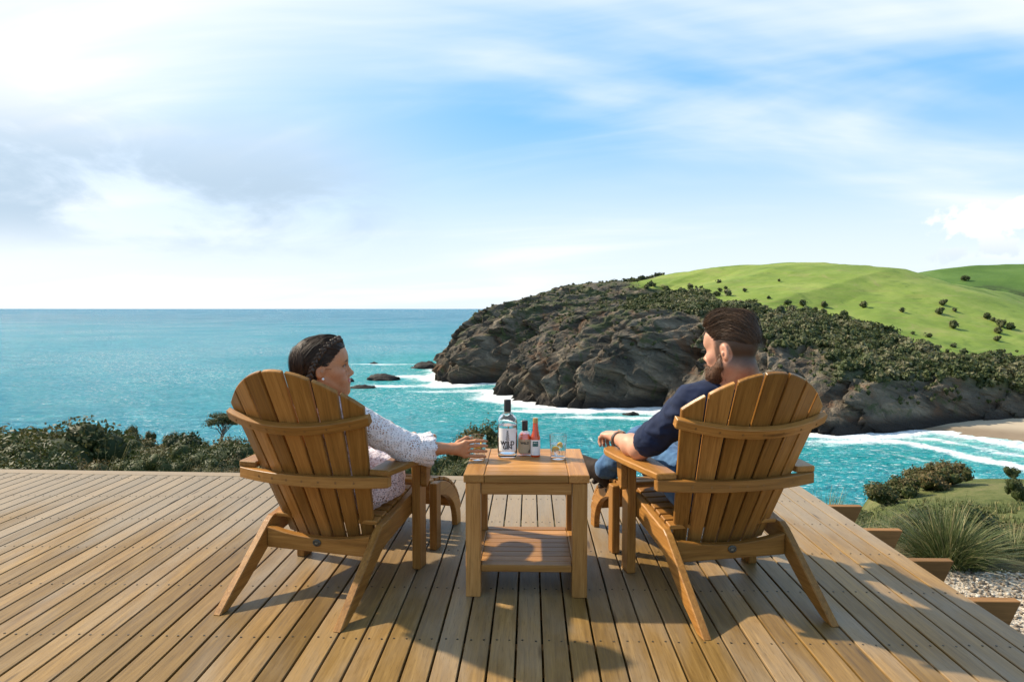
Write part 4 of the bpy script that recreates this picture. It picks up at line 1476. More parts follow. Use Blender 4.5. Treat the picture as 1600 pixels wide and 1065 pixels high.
def place(o, ch, v=0.0, u=0.0):
    (x, y, z), a = ch
    o.location = (x + u * math.cos(a) - v * math.sin(a), y + u * math.sin(a) + v * math.cos(a), z)
    o.rotation_euler = (0, 0, a)


# ------------------------------------------------------------------ table
def build_table():
    t = tag(empty('side_table', (-0.0135, 2.80, 0)), 'square teak side table with a slatted lower shelf between the chairs', 'table')
    W, D, H = 0.262, 0.53, 0.521
    L = 0.062
    for sx in (-1, 1):
        for y in (0.006, D - 0.006 - L):
            x = sx * (W - 0.008 - L / 2)
            box('leg', x - L / 2, x + L / 2, y, y + L, 0, H - 0.036, M_TABLE, t, 2, 0.003)
    # top: two breadboard ends and slats between, front and back edges in the same run
    n = 8
    e = 0.086
    for sx in (-1, 1):
        box('top_end', sx * W - (e if sx > 0 else 0), sx * W + (0 if sx > 0 else e), 0, D, H - 0.034, H, M_TABLE, t, 1, 0.003)
    w = D / n
    for i in range(n):
        box('top_slat', -W + e + 0.0015, W - e - 0.0015, i * w + 0.001, (i + 1) * w - 0.001, H - 0.0335, H - 0.0008, M_TABLE, t, 0, 0.0022)
    for y in (0.016, D - 0.016 - 0.03):
        box('apron', -W + 0.072, W - 0.072, y, y + 0.03, H - 0.088, H - 0.036, M_TABLE, t, 0)
    for sx in (-1, 1):
        x = sx * (W - 0.032)
        box('apron', x - 0.015, x + 0.015, 0.07, D - 0.07, H - 0.088, H - 0.036, M_TABLE, t, 1)
    # shelf
    z1, z0 = 0.136, 0.106
    for y in (0.012, D - 0.012 - 0.05):
        box('shelf_rail', -W + 0.0715, W - 0.0715, y, y + 0.05, z0, z1, M_TABLE, t, 0)
    for sx in (-1, 1):
        x = sx * (W - 0.040)
        box('shelf_rail', x - 0.028, x + 0.028, 0.0695, D - 0.0695, z0, z1, M_TABLE, t, 1)
    k = 7
    y0, y1 = 0.064, D - 0.064
    w = (y1 - y0) / k
    for i in range(k):
        box('shelf_slat', -W + 0.0695, W - 0.0695, y0 + i * w + 0.001, y0 + (i + 1) * w - 0.001, z0 + 0.008, z1 - 0.0015, M_TABLE, t, 0, 0.002)
    return t


# ------------------------------------------------------------------ things on the table
def glass_mat(name, col=(1, 1, 1), rough=0.0, ior=1.45):
    m, g = material(name)
    finish(g, principled(g, col, rough, Transmission_Weight=1.0, IOR=ior))
    return m


M_GLASS = glass_mat('clear_glass')
M_WATER = glass_mat('clear_spirit', (0.97, 0.99, 1.0), 0.0, 1.34)
M_ICE = glass_mat('ice', (0.96, 0.98, 1.0), 0.12, 1.31)
def thin_glass(name, tint, gloss):
    m, g = material(name)
    lw = g.n('ShaderNodeLayerWeight', ins={'Blend': 0.5}).outputs['Facing']
    fr = g.m('ADD', 0.06, g.m('MULTIPLY', g.m('POWER', lw, 3.0), 0.8))
    t = g.n('ShaderNodeBsdfTransparent', ins={'Color': g.mix(g.ss(lw, 0.55, 1.0), tint, tuple(v * 0.55 for v in tint))}).outputs[0]
    s = g.n('ShaderNodeBsdfGlossy', ins={'Roughness': 0.02, 'Color': (1, 1, 1, 1)}).outputs[0]
    finish(g, g.n('ShaderNodeMixShader', ins={0: g.m('MULTIPLY', fr, gloss, clamp=True), 1: t, 2: s}).outputs[0])
    return m


M_THIN = thin_glass('tumbler_glass', (0.96, 0.975, 0.975), 1.0)
M_THINW = thin_glass('tonic_water', (0.93, 0.955, 0.95), 0.8)
M_CAP = plain('black_cap', (0.012, 0.012, 0.013), 0.45)
M_GOLD = plain('gold_cap', (0.42, 0.26, 0.08), 0.4, Metallic=0.5)
M_PAPER = plain('label_paper', (0.78, 0.75, 0.72), 0.7)
M_KRAFT = plain('kraft_label', (0.40, 0.30, 0.19), 0.75)
M_TEAL = plain('teal_print', (0.012, 0.10, 0.09), 0.6)
M_INK = plain('black_ink', (0.014, 0.012, 0.012), 0.6)
M_RED = plain('red_liqueur', (0.92, 0.115, 0.018), 0.12, Coat_Weight=0.6)
M_SAUCE = plain('chilli_sauce', (0.58, 0.062, 0.008), 0.18, Coat_Weight=0.8)
M_LEMON = plain('lemon', (0.80, 0.50, 0.02), 0.4)
M_PITH = plain('lemon_flesh', (0.85, 0.72, 0.28), 0.4)


def face_cam(x, y):
    """turn so that local -y looks at the camera"""
    return math.atan2(-x, y)


def curved_sheet(r, a0, a1, z0, z1, n=20):
    """sheet on a cylinder of radius r; angle 0 looks along -y"""
    V, F = [], []
    for i in range(n + 1):
        a = a0 + (a1 - a0) * i / n
        V += [(r * math.sin(a), -r * math.cos(a), z0), (r * math.sin(a), -r * math.cos(a), z1)]
    for i in range(n):
        F.append((2 * i, 2 * i + 2, 2 * i + 3, 2 * i + 1))
    return V, F


def wrap_text(name, txt, r, size, z, mat, parent, sx=1.0, x_off=0.0):
    cu = bpy.data.curves.new('print', 'FONT')
    cu.body, cu.size, cu.align_x = txt, size, 'CENTER'
    cu.resolution_u = 3
    cu.offset = 0.05 * size
    ob = bpy.data.objects.new('print', cu)
    COL.objects.link(ob)
    dg = bpy.context.evaluated_depsgraph_get()
    dg.update()
    me = bpy.data.meshes.new_from_object(ob.evaluated_get(dg))
    bpy.data.objects.remove(ob)
    for v in me.vertices:
        a = (v.co.x * sx + x_off) / r
        v.co = (r * math.sin(a), -r * math.cos(a), z + v.co.y)
    me.name = name
    me.materials.clear()
    me.materials.append(mat)
    return link(name, me, None, parent)


def shapes_on(name, polys, r, mat, parent):
    """flat printed shapes [(x, z) outlines] wrapped on a cylinder of radius r"""
    V, F = [], []
    for p in polys:
        o = len(V)
        V += [(r * math.sin(x / r), -r * math.cos(x / r), z) for x, z in p]
        F.append(tuple(range(o, o + len(p))))
    return mk(name, V, F, mat, parent)


def build_bottles():
    H = 0.5205
    # --- gin bottle
    x, y = on_plane(793, 713, H)[:2]
    b = tag(empty('gin_bottle', (x, y, H), face_cam(x, y)), 'tall clear gin bottle with black cap and white label', 'bottle')
    prof = [(0.0, 0.004), (0.030, 0.003), (0.036, 0.0), (0.0445, 0.005), (0.046, 0.012), (0.046, 0.158), (0.0445, 0.170), (0.040, 0.184), (0.031, 0.196), (0.020, 0.204), (0.0155, 0.210), (0.0148, 0.216), (0.0148, 0.236),
            (0.0122, 0.236), (0.0122, 0.214), (0.018, 0.2005), (0.029, 0.192), (0.0375, 0.181), (0.0418, 0.168), (0.0430, 0.156), (0.0430, 0.024), (0.040, 0.019), (0.0, 0.020)]
    solid_lathe('glass_body', prof, M_GLASS, b, 56)
    solid_lathe('gin', [(0.0, 0.0205), (0.0397, 0.0196), (0.0426, 0.0245), (0.0426, 0.150), (0.0, 0.150)], M_WATER, b, 56)
    solid_lathe('cap', [(0.0, 0.267), (0.0150, 0.267), (0.0162, 0.2655), (0.0164, 0.226), (0.0162, 0.212), (0.0160, 0.2105), (0.0152, 0.2105)], M_CAP, b, 32)
    V, F = curved_sheet(0.0466, -0.98, 0.98, 0.034, 0.140)
    lb = mk('label', V, F, M_PAPER, b, True)
    r = 0.0470
    wrap_text('lettering', 'WILD', r, 0.0255, 0.0630, M_INK, lb, 1.05)
    wrap_text('lettering', 'GIN', r, 0.0225, 0.0455, M_INK, lb, 1.12)
    pol = [[(-0.0006, 0.082), (0.0006, 0.082), (0.0008, 0.130), (-0.0004, 0.130)]]
    rng = random.Random(2)
    for k in range(11):
        z = 0.084 + 0.0043 * k
        s = -1 if k % 2 else 1
        l = 0.011 - 0.0006 * k
        for q in (0, 1):
            a = s * (1 if q == 0 else -0.8)
            zz = z + 0.0018 * q
            pol.append([(0.0, zz), (a * l * 0.5, zz + 0.0002), (a * l, zz + 0.0052), (a * l * 0.45, zz + 0.0040)])
    shapes_on('sprig_print', pol, r, M_INK, lb)
    # --- small liqueur bottle
    x, y = on_plane(820, 711, H)[:2]
    b = tag(empty('liqueur_bottle', (x, y, H), face_cam(x, y)), 'short round red liqueur bottle with black cap and kraft label', 'bottle')
    prof = [(0.0, 0.003), (0.024, 0.002), (0.028, 0.0), (0.0325, 0.004), (0.0335, 0.010), (0.0335, 0.078), (0.0325, 0.090), (0.029, 0.101), (0.022, 0.110), (0.014, 0.116), (0.0115, 0.120), (0.0115, 0.140),
            (0.0092, 0.140), (0.0092, 0.119), (0.012, 0.1135), (0.020, 0.107), (0.0268, 0.098), (0.0302, 0.088), (0.0310, 0.077), (0.0310, 0.014), (0.028, 0.010), (0.0, 0.010)]
    solid_lathe('glass_body', prof, M_THIN, b, 48)
    solid_lathe('liqueur', [(0.0, 0.0103), (0.0277, 0.0103), (0.0306, 0.0145), (0.0306, 0.077), (0.0298, 0.0878), (0.0264, 0.0975), (0.020, 0.1045), (0.0, 0.1045)], M_RED, b, 48)
    solid_lathe('cap', [(0.0, 0.165), (0.0128, 0.165), (0.0138, 0.1637), (0.0138, 0.119), (0.0136, 0.118), (0.0119, 0.118)], M_CAP, b, 28)
    V, F = curved_sheet(0.0341, -1.15, 1.15, 0.016, 0.080)
    lb = mk('label', V, F, M_KRAFT, b, True)
    wrap_text('lettering', 'WILD', 0.0344, 0.0150, 0.0590, M_INK, lb, 1.15)
    shapes_on('print_lines', [[(-0.024 + 0.003 * (k % 3), 0.052 - 0.0075 * k), (0.016 - 0.003 * (k % 2), 0.052 - 0.0075 * k), (0.016 - 0.003 * (k % 2), 0.0508 - 0.0075 * k), (-0.024 + 0.003 * (k % 3), 0.0508 - 0.0075 * k)] for k in range(5)], 0.0344, M_INK, lb)
    shapes_on('corner_print', [[(0.016, 0.020), (0.025, 0.019), (0.026, 0.028), (0.022, 0.036), (0.019, 0.030)]], 0.0344, M_INK, lb)
    # --- sauce bottle
    x, y = on_plane(836.5, 712.5, H)[:2]
    b = tag(empty('sauce_bottle', (x, y, H), face_cam(x, y)), 'slim red chilli sauce bottle with gold cap and teal printed label', 'bottle')
    prof = [(0.0, 0.002), (0.018, 0.001), (0.0205, 0.0), (0.0225, 0.004), (0.0225, 0.082), (0.0215, 0.092), (0.0175, 0.108), (0.0135, 0.128), (0.0115, 0.145), (0.0112, 0.160), (0.0, 0.160)]
    solid_lathe('glass_body', prof, M_SAUCE, b, 40)
    solid_lathe('cap', [(0.0, 0.180), (0.0110, 0.180), (0.0118, 0.1785), (0.0120, 0.158), (0.0116, 0.1575)], M_GOLD, b, 28)
    V, F = curved_sheet(0.0229, -1.35, 1.35, 0.009, 0.080)
    lb = mk('label', V, F, M_PAPER, b, True)
    shapes_on('teal_block', [[(-0.0135 + 0.0045 * k, 0.050), (-0.0090 + 0.0045 * k, 0.050), (-0.0090 + 0.0045 * k, 0.074), (-0.0135 + 0.0045 * k, 0.074)] for k in range(6)], 0.0232, M_TEAL, lb)
    shapes_on('block_script', [[(-0.009, 0.066), (-0.004, 0.070), (-0.002, 0.066), (-0.006, 0.064)], [(-0.001, 0.064), (0.003, 0.069), (0.004, 0.065)], [(-0.008, 0.057), (0.008, 0.0575), (0.008, 0.0592), (-0.008, 0.0592)], [(0.005, 0.069), (0.009, 0.068), (0.008, 0.0645)]], 0.0234, M_PAPER, lb)
    shapes_on('print_lines', [[(-0.011, 0.043 - 0.006 * k), (0.011, 0.043 - 0.006 * k), (0.011, 0.0422 - 0.006 * k), (-0.011, 0.0422 - 0.006 * k)] for k in range(2)], 0.0232, M_INK, lb)


def build_tumbler(x, y, label, lemon_z, seed):
    H = 0.5205
    b = tag(empty('glass_tumbler', (x, y, H), face_cam(x, y) + seed), label, 'glass')
    prof = [(0.0, 0.001), (0.031, 0.0), (0.0335, 0.002), (0.0345, 0.008), (0.0405, 0.110), (0.0400, 0.1108), (0.0390, 0.110), (0.0335, 0.016), (0.031, 0.013), (0.0, 0.0125)]
    solid_lathe('tumbler_body', prof, M_GLASS, b, 56)
    solid_lathe('drink', [(0.0, 0.0130), (0.0305, 0.0134), (0.0331, 0.0164), (0.0360, 0.070), (0.0, 0.070)], M_THINW, b, 48)
    # lemon slices: rind arc with flesh
    for k, (a, tilt, zz) in enumerate(((0.5, 0.5, lemon_z), (-0.9, -0.7, lemon_z - 0.018))):
        V, F = [], []
        n = 14
        for i in range(n + 1):
            t = math.pi * i / n
            for r in (0.0, 0.017, 0.021):
                V.append((r * math.cos(t), -0.002, r * math.sin(t)))
                V.append((r * math.cos(t), 0.002, r * math.sin(t)))
        def ring(j0, j1):
            f = []
            for i in range(n):
                p, q = i * 6, (i + 1) * 6
                f += [(p + j0, q + j0, q + j1, p + j1), (p + j0 + 1, p + j1 + 1, q + j1 + 1, q + j0 + 1), (p + j1, q + j1, q + j1 + 1, p + j1 + 1)]
            return f
        M = Matrix.Translation((0.010 * math.cos(a * 3), -0.012 + 0.012 * k, zz)) @ Matrix.Rotation(tilt, 4, 'Y') @ Matrix.Rotation(a, 4, 'Z')
        W = [tuple(M @ Vector(v)) for v in V]
        s = mk('lemon_slice', W, ring(0, 2), M_PITH, b)
        mk('rind', W, ring(2, 4), M_LEMON, s)
    rng = random.Random(seed * 10)
    for k in range(3):
        bm = bmesh.new()
        bmesh.ops.create_cube(bm, size=0.021)
        bmesh.ops.bevel(bm, geom=bm.edges[:], offset=0.004, segments=2, affect='EDGES')
        bm.transform(Matrix.Translation((rng.uniform(-0.012, 0.012), rng.uniform(-0.004, 0.014), 0.030 + 0.016 * k)) @ Matrix.Rotation(rng.random() * 3, 4, 'X') @ Matrix.Rotation(rng.random() * 3, 4, 'Z'))
        me = bpy.data.meshes.new('ice_cube')
        bm.to_mesh(me)
        bm.free()
        me.materials.append(M_ICE)
        link('ice_cube', me, None, b)
    return b

# ------------------------------------------------------------------ people: one implicit surface per body / garment
def smin(a, b, k):
    h = np.maximum(k - np.abs(a - b), 0) / k
    return np.minimum(a, b) - h * h * k * 0.25


def d_cone(p, x, y, z):
    a, b, ra, rb = p
    ab = b - a
    px, py, pz = x - a[0], y - a[1], z - a[2]
    h = np.clip((px * ab[0] + py * ab[1] + pz * ab[2]) / (ab @ ab + 1e-9), 0, 1)
    return np.sqrt((px - h * ab[0]) ** 2 + (py - h * ab[1]) ** 2 + (pz - h * ab[2]) ** 2) - (ra + (rb - ra) * h)


def d_ell(p, x, y, z):
    c, r, Rm = p
    px, py, pz = x - c[0], y - c[1], z - c[2]
    qx = (Rm[0, 0] * px + Rm[1, 0] * py + Rm[2, 0] * pz) / r[0]
    qy = (Rm[0, 1] * px + Rm[1, 1] * py + Rm[2, 1] * pz) / r[1]
    qz = (Rm[0, 2] * px + Rm[1, 2] * py + Rm[2, 2] * pz) / r[2]
    k0 = np.sqrt(qx * qx + qy * qy + qz * qz) + 1e-9
    k1 = np.sqrt((qx / r[0]) ** 2 + (qy / r[1]) ** 2 + (qz / r[2]) ** 2) + 1e-9
    return k0 * (k0 - 1) / k1


class Sculpt:
    """a list of soft-blended volumes, in order"""
    def __init__(self):
        self.p = []

    def cone(self, a, b, ra, rb, k=0.02, sub=False):
        self.p.append((d_cone, (np.asarray(a, float), np.asarray(b, float), ra, rb), k, sub))

    def chain(self, pts, rad, k=0.012):
        for i in range(len(pts) - 1):
            self.cone(pts[i], pts[i + 1], rad[i], rad[i + 1], k)

    def ell(self, c, r, Rm=None, k=0.02, sub=False):
        self.p.append((d_ell, (np.asarray(c, float), np.asarray(r, float), np.eye(3) if Rm is None else Rm), k, sub))

    def add(self, other):
        self.p += other.p

    def at(self, x, y, z):
        d = np.full(np.broadcast(x, y, z).shape, 1.0)
        for fn, pr, k, sub in self.p:
            e = fn(pr, x, y, z)
            d = -smin(-d, e, k) if sub else smin(d, e, k)
        return d

    def bounds(self, pad=0.02):
        lo, hi = np.full(3, 9.0), np.full(3, -9.0)
        for fn, pr, k, sub in self.p:
            if sub:
                continue
            l, h = self.pbox(fn, pr)
            lo, hi = np.minimum(lo, l), np.maximum(hi, h)
        return lo - pad, hi + pad

    @staticmethod
    def pbox(fn, pr):
        if fn is d_cone:
            a, b, ra, rb = pr
            r = max(ra, rb)
            return np.minimum(a, b) - r, np.maximum(a, b) + r
        m = np.abs(pr[2]) @ pr[1]
        return pr[0] - m, pr[0] + m

    def mesh(self, step, fine=None, fine_boxes=()):
        lo, hi = self.bounds()
        ax = []
        for i in range(3):
            a, v = [], lo[i]
            while v < hi[i]:
                a.append(v)
                v += fine if any(b[0][i] - step < v < b[1][i] for b in fine_boxes) else step
            a.append(v)
            ax.append(np.array(a, np.float32))
        vol = np.full([len(a) for a in ax], 0.5, np.float32)
        for fn, pr, k, sub in self.p:
            l, h = self.pbox(fn, pr)
            pad = max(k, 0.012) + step * 1.5
            sl = [slice(max(0, np.searchsorted(ax[i], l[i] - pad) - 1), np.searchsorted(ax[i], h[i] + pad) + 1) for i in range(3)]
            e = fn(pr, ax[0][sl[0]][:, None, None], ax[1][sl[1]][None, :, None], ax[2][sl[2]][None, None, :]).astype(np.float32)
            cur = vol[sl[0], sl[1], sl[2]]
            vol[sl[0], sl[1], sl[2]] = -smin(-cur, e, k) if sub else smin(cur, e, k)
        return surface_nets(vol, ax)


def surface_nets(vol, ax):
    s = vol < 0
    c = np.zeros([n - 1 for n in vol.shape], np.uint8)
    off = [(i, j, k) for i in (0, 1) for j in (0, 1) for k in (0, 1)]
    n = c.shape
    for i, j, k in off:
        c += s[i:i + n[0], j:j + n[1], k:k + n[2]]
    I = np.argwhere((c > 0) & (c < 8))
    idx = np.full(c.shape, -1, np.int32)
    idx[I[:, 0], I[:, 1], I[:, 2]] = np.arange(len(I))
    val = np.stack([vol[I[:, 0] + i, I[:, 1] + j, I[:, 2] + k] for i, j, k in off], 1)
    pos = np.stack([np.stack([ax[0][I[:, 0] + i], ax[1][I[:, 1] + j], ax[2][I[:, 2] + k]], 1) for i, j, k in off], 1)
    acc, cnt = np.zeros((len(I), 3)), np.zeros(len(I))
    for a in range(8):
        for b in range(a + 1, 8):
            if sum(abs(np.array(off[a]) - np.array(off[b]))) != 1:
                continue
            cr = (val[:, a] < 0) != (val[:, b] < 0)
            t = np.where(cr, val[:, a] / (val[:, a] - val[:, b] + 1e-12), 0)
            acc += np.where(cr[:, None], pos[:, a] + t[:, None] * (pos[:, b] - pos[:, a]), 0)
            cnt += cr
    V = acc / cnt[:, None]
    Q = []
    for d in range(3):
        e1, e2 = [(1, 2), (2, 0), (0, 1)][d]
        sa = [slice(None)] * 3
        sb = [slice(None)] * 3
        sa[d], sb[d] = slice(0, -1), slice(1, None)
        A, B = s[tuple(sa)], s[tuple(sb)]
        E = np.argwhere(A != B)
        ok = (E[:, e1] > 0) & (E[:, e2] > 0) & (E[:, e1] < vol.shape[e1] - 1) & (E[:, e2] < vol.shape[e2] - 1)
        E = E[ok]
        flip = A[E[:, 0], E[:, 1], E[:, 2]]
        q = []
        for o1, o2 in ((0, 0), (1, 0), (1, 1), (0, 1)):
            K = E.copy()
            K[:, e1] -= o1
            K[:, e2] -= o2
            q.append(idx[K[:, 0], K[:, 1], K[:, 2]])
        q = np.stack(q, 1)
        Q.append(np.where(flip[:, None], q, q[:, ::-1]))
    Q = np.vstack(Q)
    # keep orientation outward
    return V, Q


def vert_normals(V, Q):
    n = np.cross(V[Q[:, 2]] - V[Q[:, 0]], V[Q[:, 3]] - V[Q[:, 1]])
    N = np.zeros_like(V)
    for k in range(4):
        np.add.at(N, Q[:, k], n)
    return N / (np.linalg.norm(N, axis=1)[:, None] + 1e-12)


class HeadFrame:
    def __init__(self, c, fwd, up=(0, 0, 1), scale=1.0):
        f = np.asarray(fwd, float)
        f /= np.linalg.norm(f)
        u = np.asarray(up, float)
        u = u - f * (u @ f)
        u /= np.linalg.norm(u)
        r = np.cross(f, u)
        self.R = np.stack([r, f, u], 1)
        self.c, self.s = np.asarray(c, float), scale

    def pt(self, p):
        return self.c + self.R @ (np.asarray(p, float) * self.s)

    def inv(self, P):
        return (np.asarray(P) - self.c) @ self.R / self.s

    def box(self, r=0.155):
        return self.c - r * self.s, self.c + r * self.s


def head_sculpt(S, H, female):
    s = H.s

    def ell(c, r, k=0.02, sub=False, rot=None):
        Rm = H.R if rot is None else H.R @ rot
        S.ell(H.pt(c), np.array(r) * s, Rm, k * s, sub)

    def cone(a, b, ra, rb, k=0.015, sub=False):
        S.cone(H.pt(a), H.pt(b), ra * s, rb * s, k * s, sub)
    ell((0, -0.014, 0.040), (0.076, 0.096, 0.090), 0.02)
    ell((0, 0.030, -0.012), (0.063, 0.062, 0.086), 0.04)
    ell((0, 0.036, -0.066), (0.049, 0.050, 0.042), 0.03)
    j = 0.013 if female else 0.017
    for x in (-1, 1):
        cone((x * 0.056, -0.004, -0.046), (x * 0.018, 0.074, -0.098), j, j * 0.9, 0.035)
        ell((x * 0.041, 0.062, -0.016), (0.022, 0.021, 0.020), 0.03)
    ell((0, 0.085, -0.098), (0.018, 0.016, 0.015), 0.03)
    cone((-0.036, 0.078, 0.034), (0.036, 0.078, 0.034), 0.010 if female else 0.013, 0.010 if female else 0.013, 0.03)
    ell((0, 0.070, 0.066), (0.052, 0.022, 0.034), 0.04)
    # nose
    cone((0, 0.090, 0.020), (0, 0.111, -0.019), 0.0068, 0.0098, 0.014)
    ell((0, 0.113, -0.022), (0.0095, 0.0095, 0.0085), 0.010)
    for x in (-1, 1):
        ell((x * 0.0115, 0.101, -0.027), (0.0075, 0.0095, 0.0070), 0.010)
    # mouth and lips
    ell((0, 0.084, -0.057), (0.027, 0.014, 0.021), 0.03)
    ell((0, 0.1000, -0.0510), (0.022, 0.0090, 0.0062), 0.006)
    ell((0, 0.0985, -0.0650), (0.019, 0.0092, 0.0066), 0.006)
    if female:
        for x in (-1, 1):
            ell((x * 0.036, 0.074, -0.046), (0.016, 0.014, 0.016), 0.02)
    # eye sockets
    for x in (-1, 1):
        ell((x * 0.031, 0.100, 0.013), (0.0175, 0.0150, 0.0095), 0.018, True)
        ell((x * 0.031, 0.0775, 0.013), (0.0150, 0.0125, 0.0125), 0.006)
    # ears
    for x in (-1, 1):
        a = R(18) * x
        rot = np.array([[math.cos(a), -math.sin(a), 0], [math.sin(a), math.cos(a), 0], [0, 0, 1]])
        b = R(-10)
        rot = rot @ np.array([[1, 0, 0], [0, math.cos(b), -math.sin(b)], [0, math.sin(b), math.cos(b)]])
        ell((x * 0.079, -0.010, 0.001), (0.0085, 0.0185, 0.0310), 0.008, False, rot)
        ell((x * 0.087, -0.006, 0.006), (0.0055, 0.0110, 0.0190), 0.005, True, rot)
        ell((x * 0.084, -0.003, -0.002), (0.0040, 0.0060, 0.0085), 0.004, False, rot)


def hand_sculpt(S, wrist, mcps, fingers, thumb, r=1.0):
    """wrist, four knuckles, four finger polylines (from the knuckle on) and a thumb polyline"""
    w = np.asarray(wrist, float)
    for m in mcps:
        S.cone(w, m, 0.0200 * r, 0.0125 * r, 0.016)
    for i in range(3):
        S.cone(mcps[i], mcps[i + 1], 0.0115 * r, 0.0115 * r, 0.010)
    for m, f in zip(mcps, fingers):
        pts = [np.asarray(m, float)] + [np.asarray(q, float) for q in f]
        S.chain(pts, np.linspace(0.0102, 0.0072, len(pts)) * r, 0.004)
    t = [np.asarray(q, float) for q in thumb]
    S.chain([w * 0.75 + t[0] * 0.25] + t, np.linspace(0.017, 0.0088, len(t) + 1) * r, 0.006)


def skin_material(name, base, warm, lip):
    m, g = material(name)
    co = g.n('ShaderNodeTexCoord').outputs['Object']
    n = g.noise(co, 28, 5, 0.6)
    f = g.noise(co, 260, 4, 0.6)
    c = g.mix(g.ss(n, 0.35, 0.7), base, warm)
    c = g.mix(g.m('MULTIPLY', g.ss(g.noise(co, 110, 5, 0.7), 0.45, 0.7), 0.35), c, tuple(v * k for v, k in zip(base, (0.82, 0.66, 0.58))))
    c = g.mix(g.attr('paint_a'), c, g.attr('paint', 'Color'))
    finish(g, principled(g, c, 0.48, bump(g, f, 0.12, 0.001), Subsurface_Weight=0.0, Subsurface_Radius=(0.012, 0.005, 0.003), Subsurface_Scale=0.6, Specular_IOR_Level=0.4))
    return m


def hair_material(name, a, b, rough=0.38):
    m, g = material(name)
    t = g.attr('tint')
    c = g.mix(t, a, b)
    finish(g, principled(g, c, rough, Specular_IOR_Level=0.32))
    return m


def cloth_material(name, a, b, scale, rough=0.85, sheen=0.2, weave=900.0):
    m, g = material(name)
    co = g.n('ShaderNodeTexCoord').outputs['Object']
    n = g.noise(co, scale, 6, 0.62)
    w = g.noise(g.n('ShaderNodeMapping', ins={'Vector': co, 'Scale': (1, 1, 0.3)}).outputs[0], weave, 2, 0.5)
    c = g.mix(g.ss(n, 0.3, 0.7), a, b)
    c = g.mix(g.m('MULTIPLY', w, 0.3), c, tuple(min(1, v * 1.4) for v in b))
    finish(g, principled(g, c, rough, bump(g, w, 0.3, 0.0008), Sheen_Weight=sheen, Specular_IOR_Level=0.2))
    return m


def crochet_material(name, a, b, scale=105.0, hole=0.40):
    m, g = material(name)
    co = g.n('ShaderNodeTexCoord').outputs['Object']
    v = g.n('ShaderNodeTexVoronoi', ins={'Vector': g.n('ShaderNodeMapping', ins={'Vector': co, 'Scale': (1, 1, 1.25)}).outputs[0], 'Scale': scale, 'Randomness': 0.55})
    d = v.outputs['Distance']
    band = g.ss(g.noise(co, 16, 2, 0.5), 0.40, 0.60)
    open_ = g.ss(d, hole * 0.86, hole, 1.0, 0.0)
    op = g.m('MULTIPLY', open_, g.m('ADD', 0.45, g.m('MULTIPLY', band, 0.55)))
    n = g.noise(co, 420, 3, 0.6)
    c = g.mix(n, a, b)
    p = principled(g, c, 0.85, bump(g, g.m('ADD', d, g.m('MULTIPLY', n, 0.3)), 0.7, 0.004), Sheen_Weight=0.3)
    tr = g.n('ShaderNodeBsdfTransparent').outputs[0]
    finish(g, g.n('ShaderNodeMixShader', ins={0: op, 1: p, 2: tr}).outputs[0])
    return m


def strands(fn, P, flow, steps, step, rad, lift, rng, wob=0.0):
    """tubes that flow over the implicit surface fn from the start points P"""
    P = P.copy()
    paths = [P.copy()]
    n = len(P)
    lf = lift * (0.2 + 0.8 * rng.random(n)) + lift * 2.2 * (rng.random(n) < 0.05)
    e = 1e-3
    noise_dir = rng.normal(size=(n, 3)) * wob
    for k in range(steps):
        g = np.stack([fn(P[:, 0] + e, P[:, 1], P[:, 2]) - fn(P[:, 0] - e, P[:, 1], P[:, 2]),
                      fn(P[:, 0], P[:, 1] + e, P[:, 2]) - fn(P[:, 0], P[:, 1] - e, P[:, 2]),
                      fn(P[:, 0], P[:, 1], P[:, 2] + e) - fn(P[:, 0], P[:, 1], P[:, 2] - e)], 1)
        g /= np.linalg.norm(g, axis=1)[:, None] + 1e-9
        d = flow(P) + noise_dir
        d = d - g * (d * g).sum(1)[:, None]
        d /= np.linalg.norm(d, axis=1)[:, None] + 1e-9
        P = P + d * step
        P = P - g * (fn(P[:, 0], P[:, 1], P[:, 2]) - lf)[:, None] * 0.8
        paths.append(P.copy())
    path = np.stack(paths, 1)
    s = np.linspace(0, 1, steps + 1)
    r = rad * (1 - 0.75 * s ** 2)
    T = np.gradient(path, axis=1)
    T /= np.linalg.norm(T, axis=2)[..., None] + 1e-9
    A = np.cross(T, np.array([0.3, 0.5, 0.81]))
    A /= np.linalg.norm(A, axis=2)[..., None] + 1e-9
    B = np.cross(T, A)
    ring = [path + r[None, :, None] * (math.cos(a) * A + math.sin(a) * B) for a in (0, 2.094, 4.189)]
    V = np.stack(ring, 2)
    K = np.arange(n * (steps + 1) * 3).reshape(n, steps + 1, 3)
    F = []
    for q in range(3):
        F.append(np.stack([K[:, :-1, q], K[:, :-1, (q + 1) % 3], K[:, 1:, (q + 1) % 3], K[:, 1:, q]], -1).reshape(-1, 4))
    tint = np.repeat(rng.random(n), (steps + 1) * 3)
    return V.reshape(-1, 3), np.vstack(F), tint


def surface_starts(S, n, cond, rng, lo, hi):
    """random points on the surface of S (head frame) where cond holds"""
    out = []
    while sum(len(o) for o in out) < n:
        P = lo + (hi - lo) * rng.random((n * 6, 3))
        for _ in range(5):
            e = 1e-3
            d = S.at(P[:, 0], P[:, 1], P[:, 2])
            g = np.stack([S.at(P[:, 0] + e, P[:, 1], P[:, 2]) - d, S.at(P[:, 0], P[:, 1] + e, P[:, 2]) - d, S.at(P[:, 0], P[:, 1], P[:, 2] + e) - d], 1)
            g /= np.linalg.norm(g, axis=1)[:, None] + 1e-9
            P = P - g * d[:, None]
        ok = cond(P) & (np.abs(S.at(P[:, 0], P[:, 1], P[:, 2])) < 0.002)
        out.append(P[ok])
    return np.vstack(out)[:n]


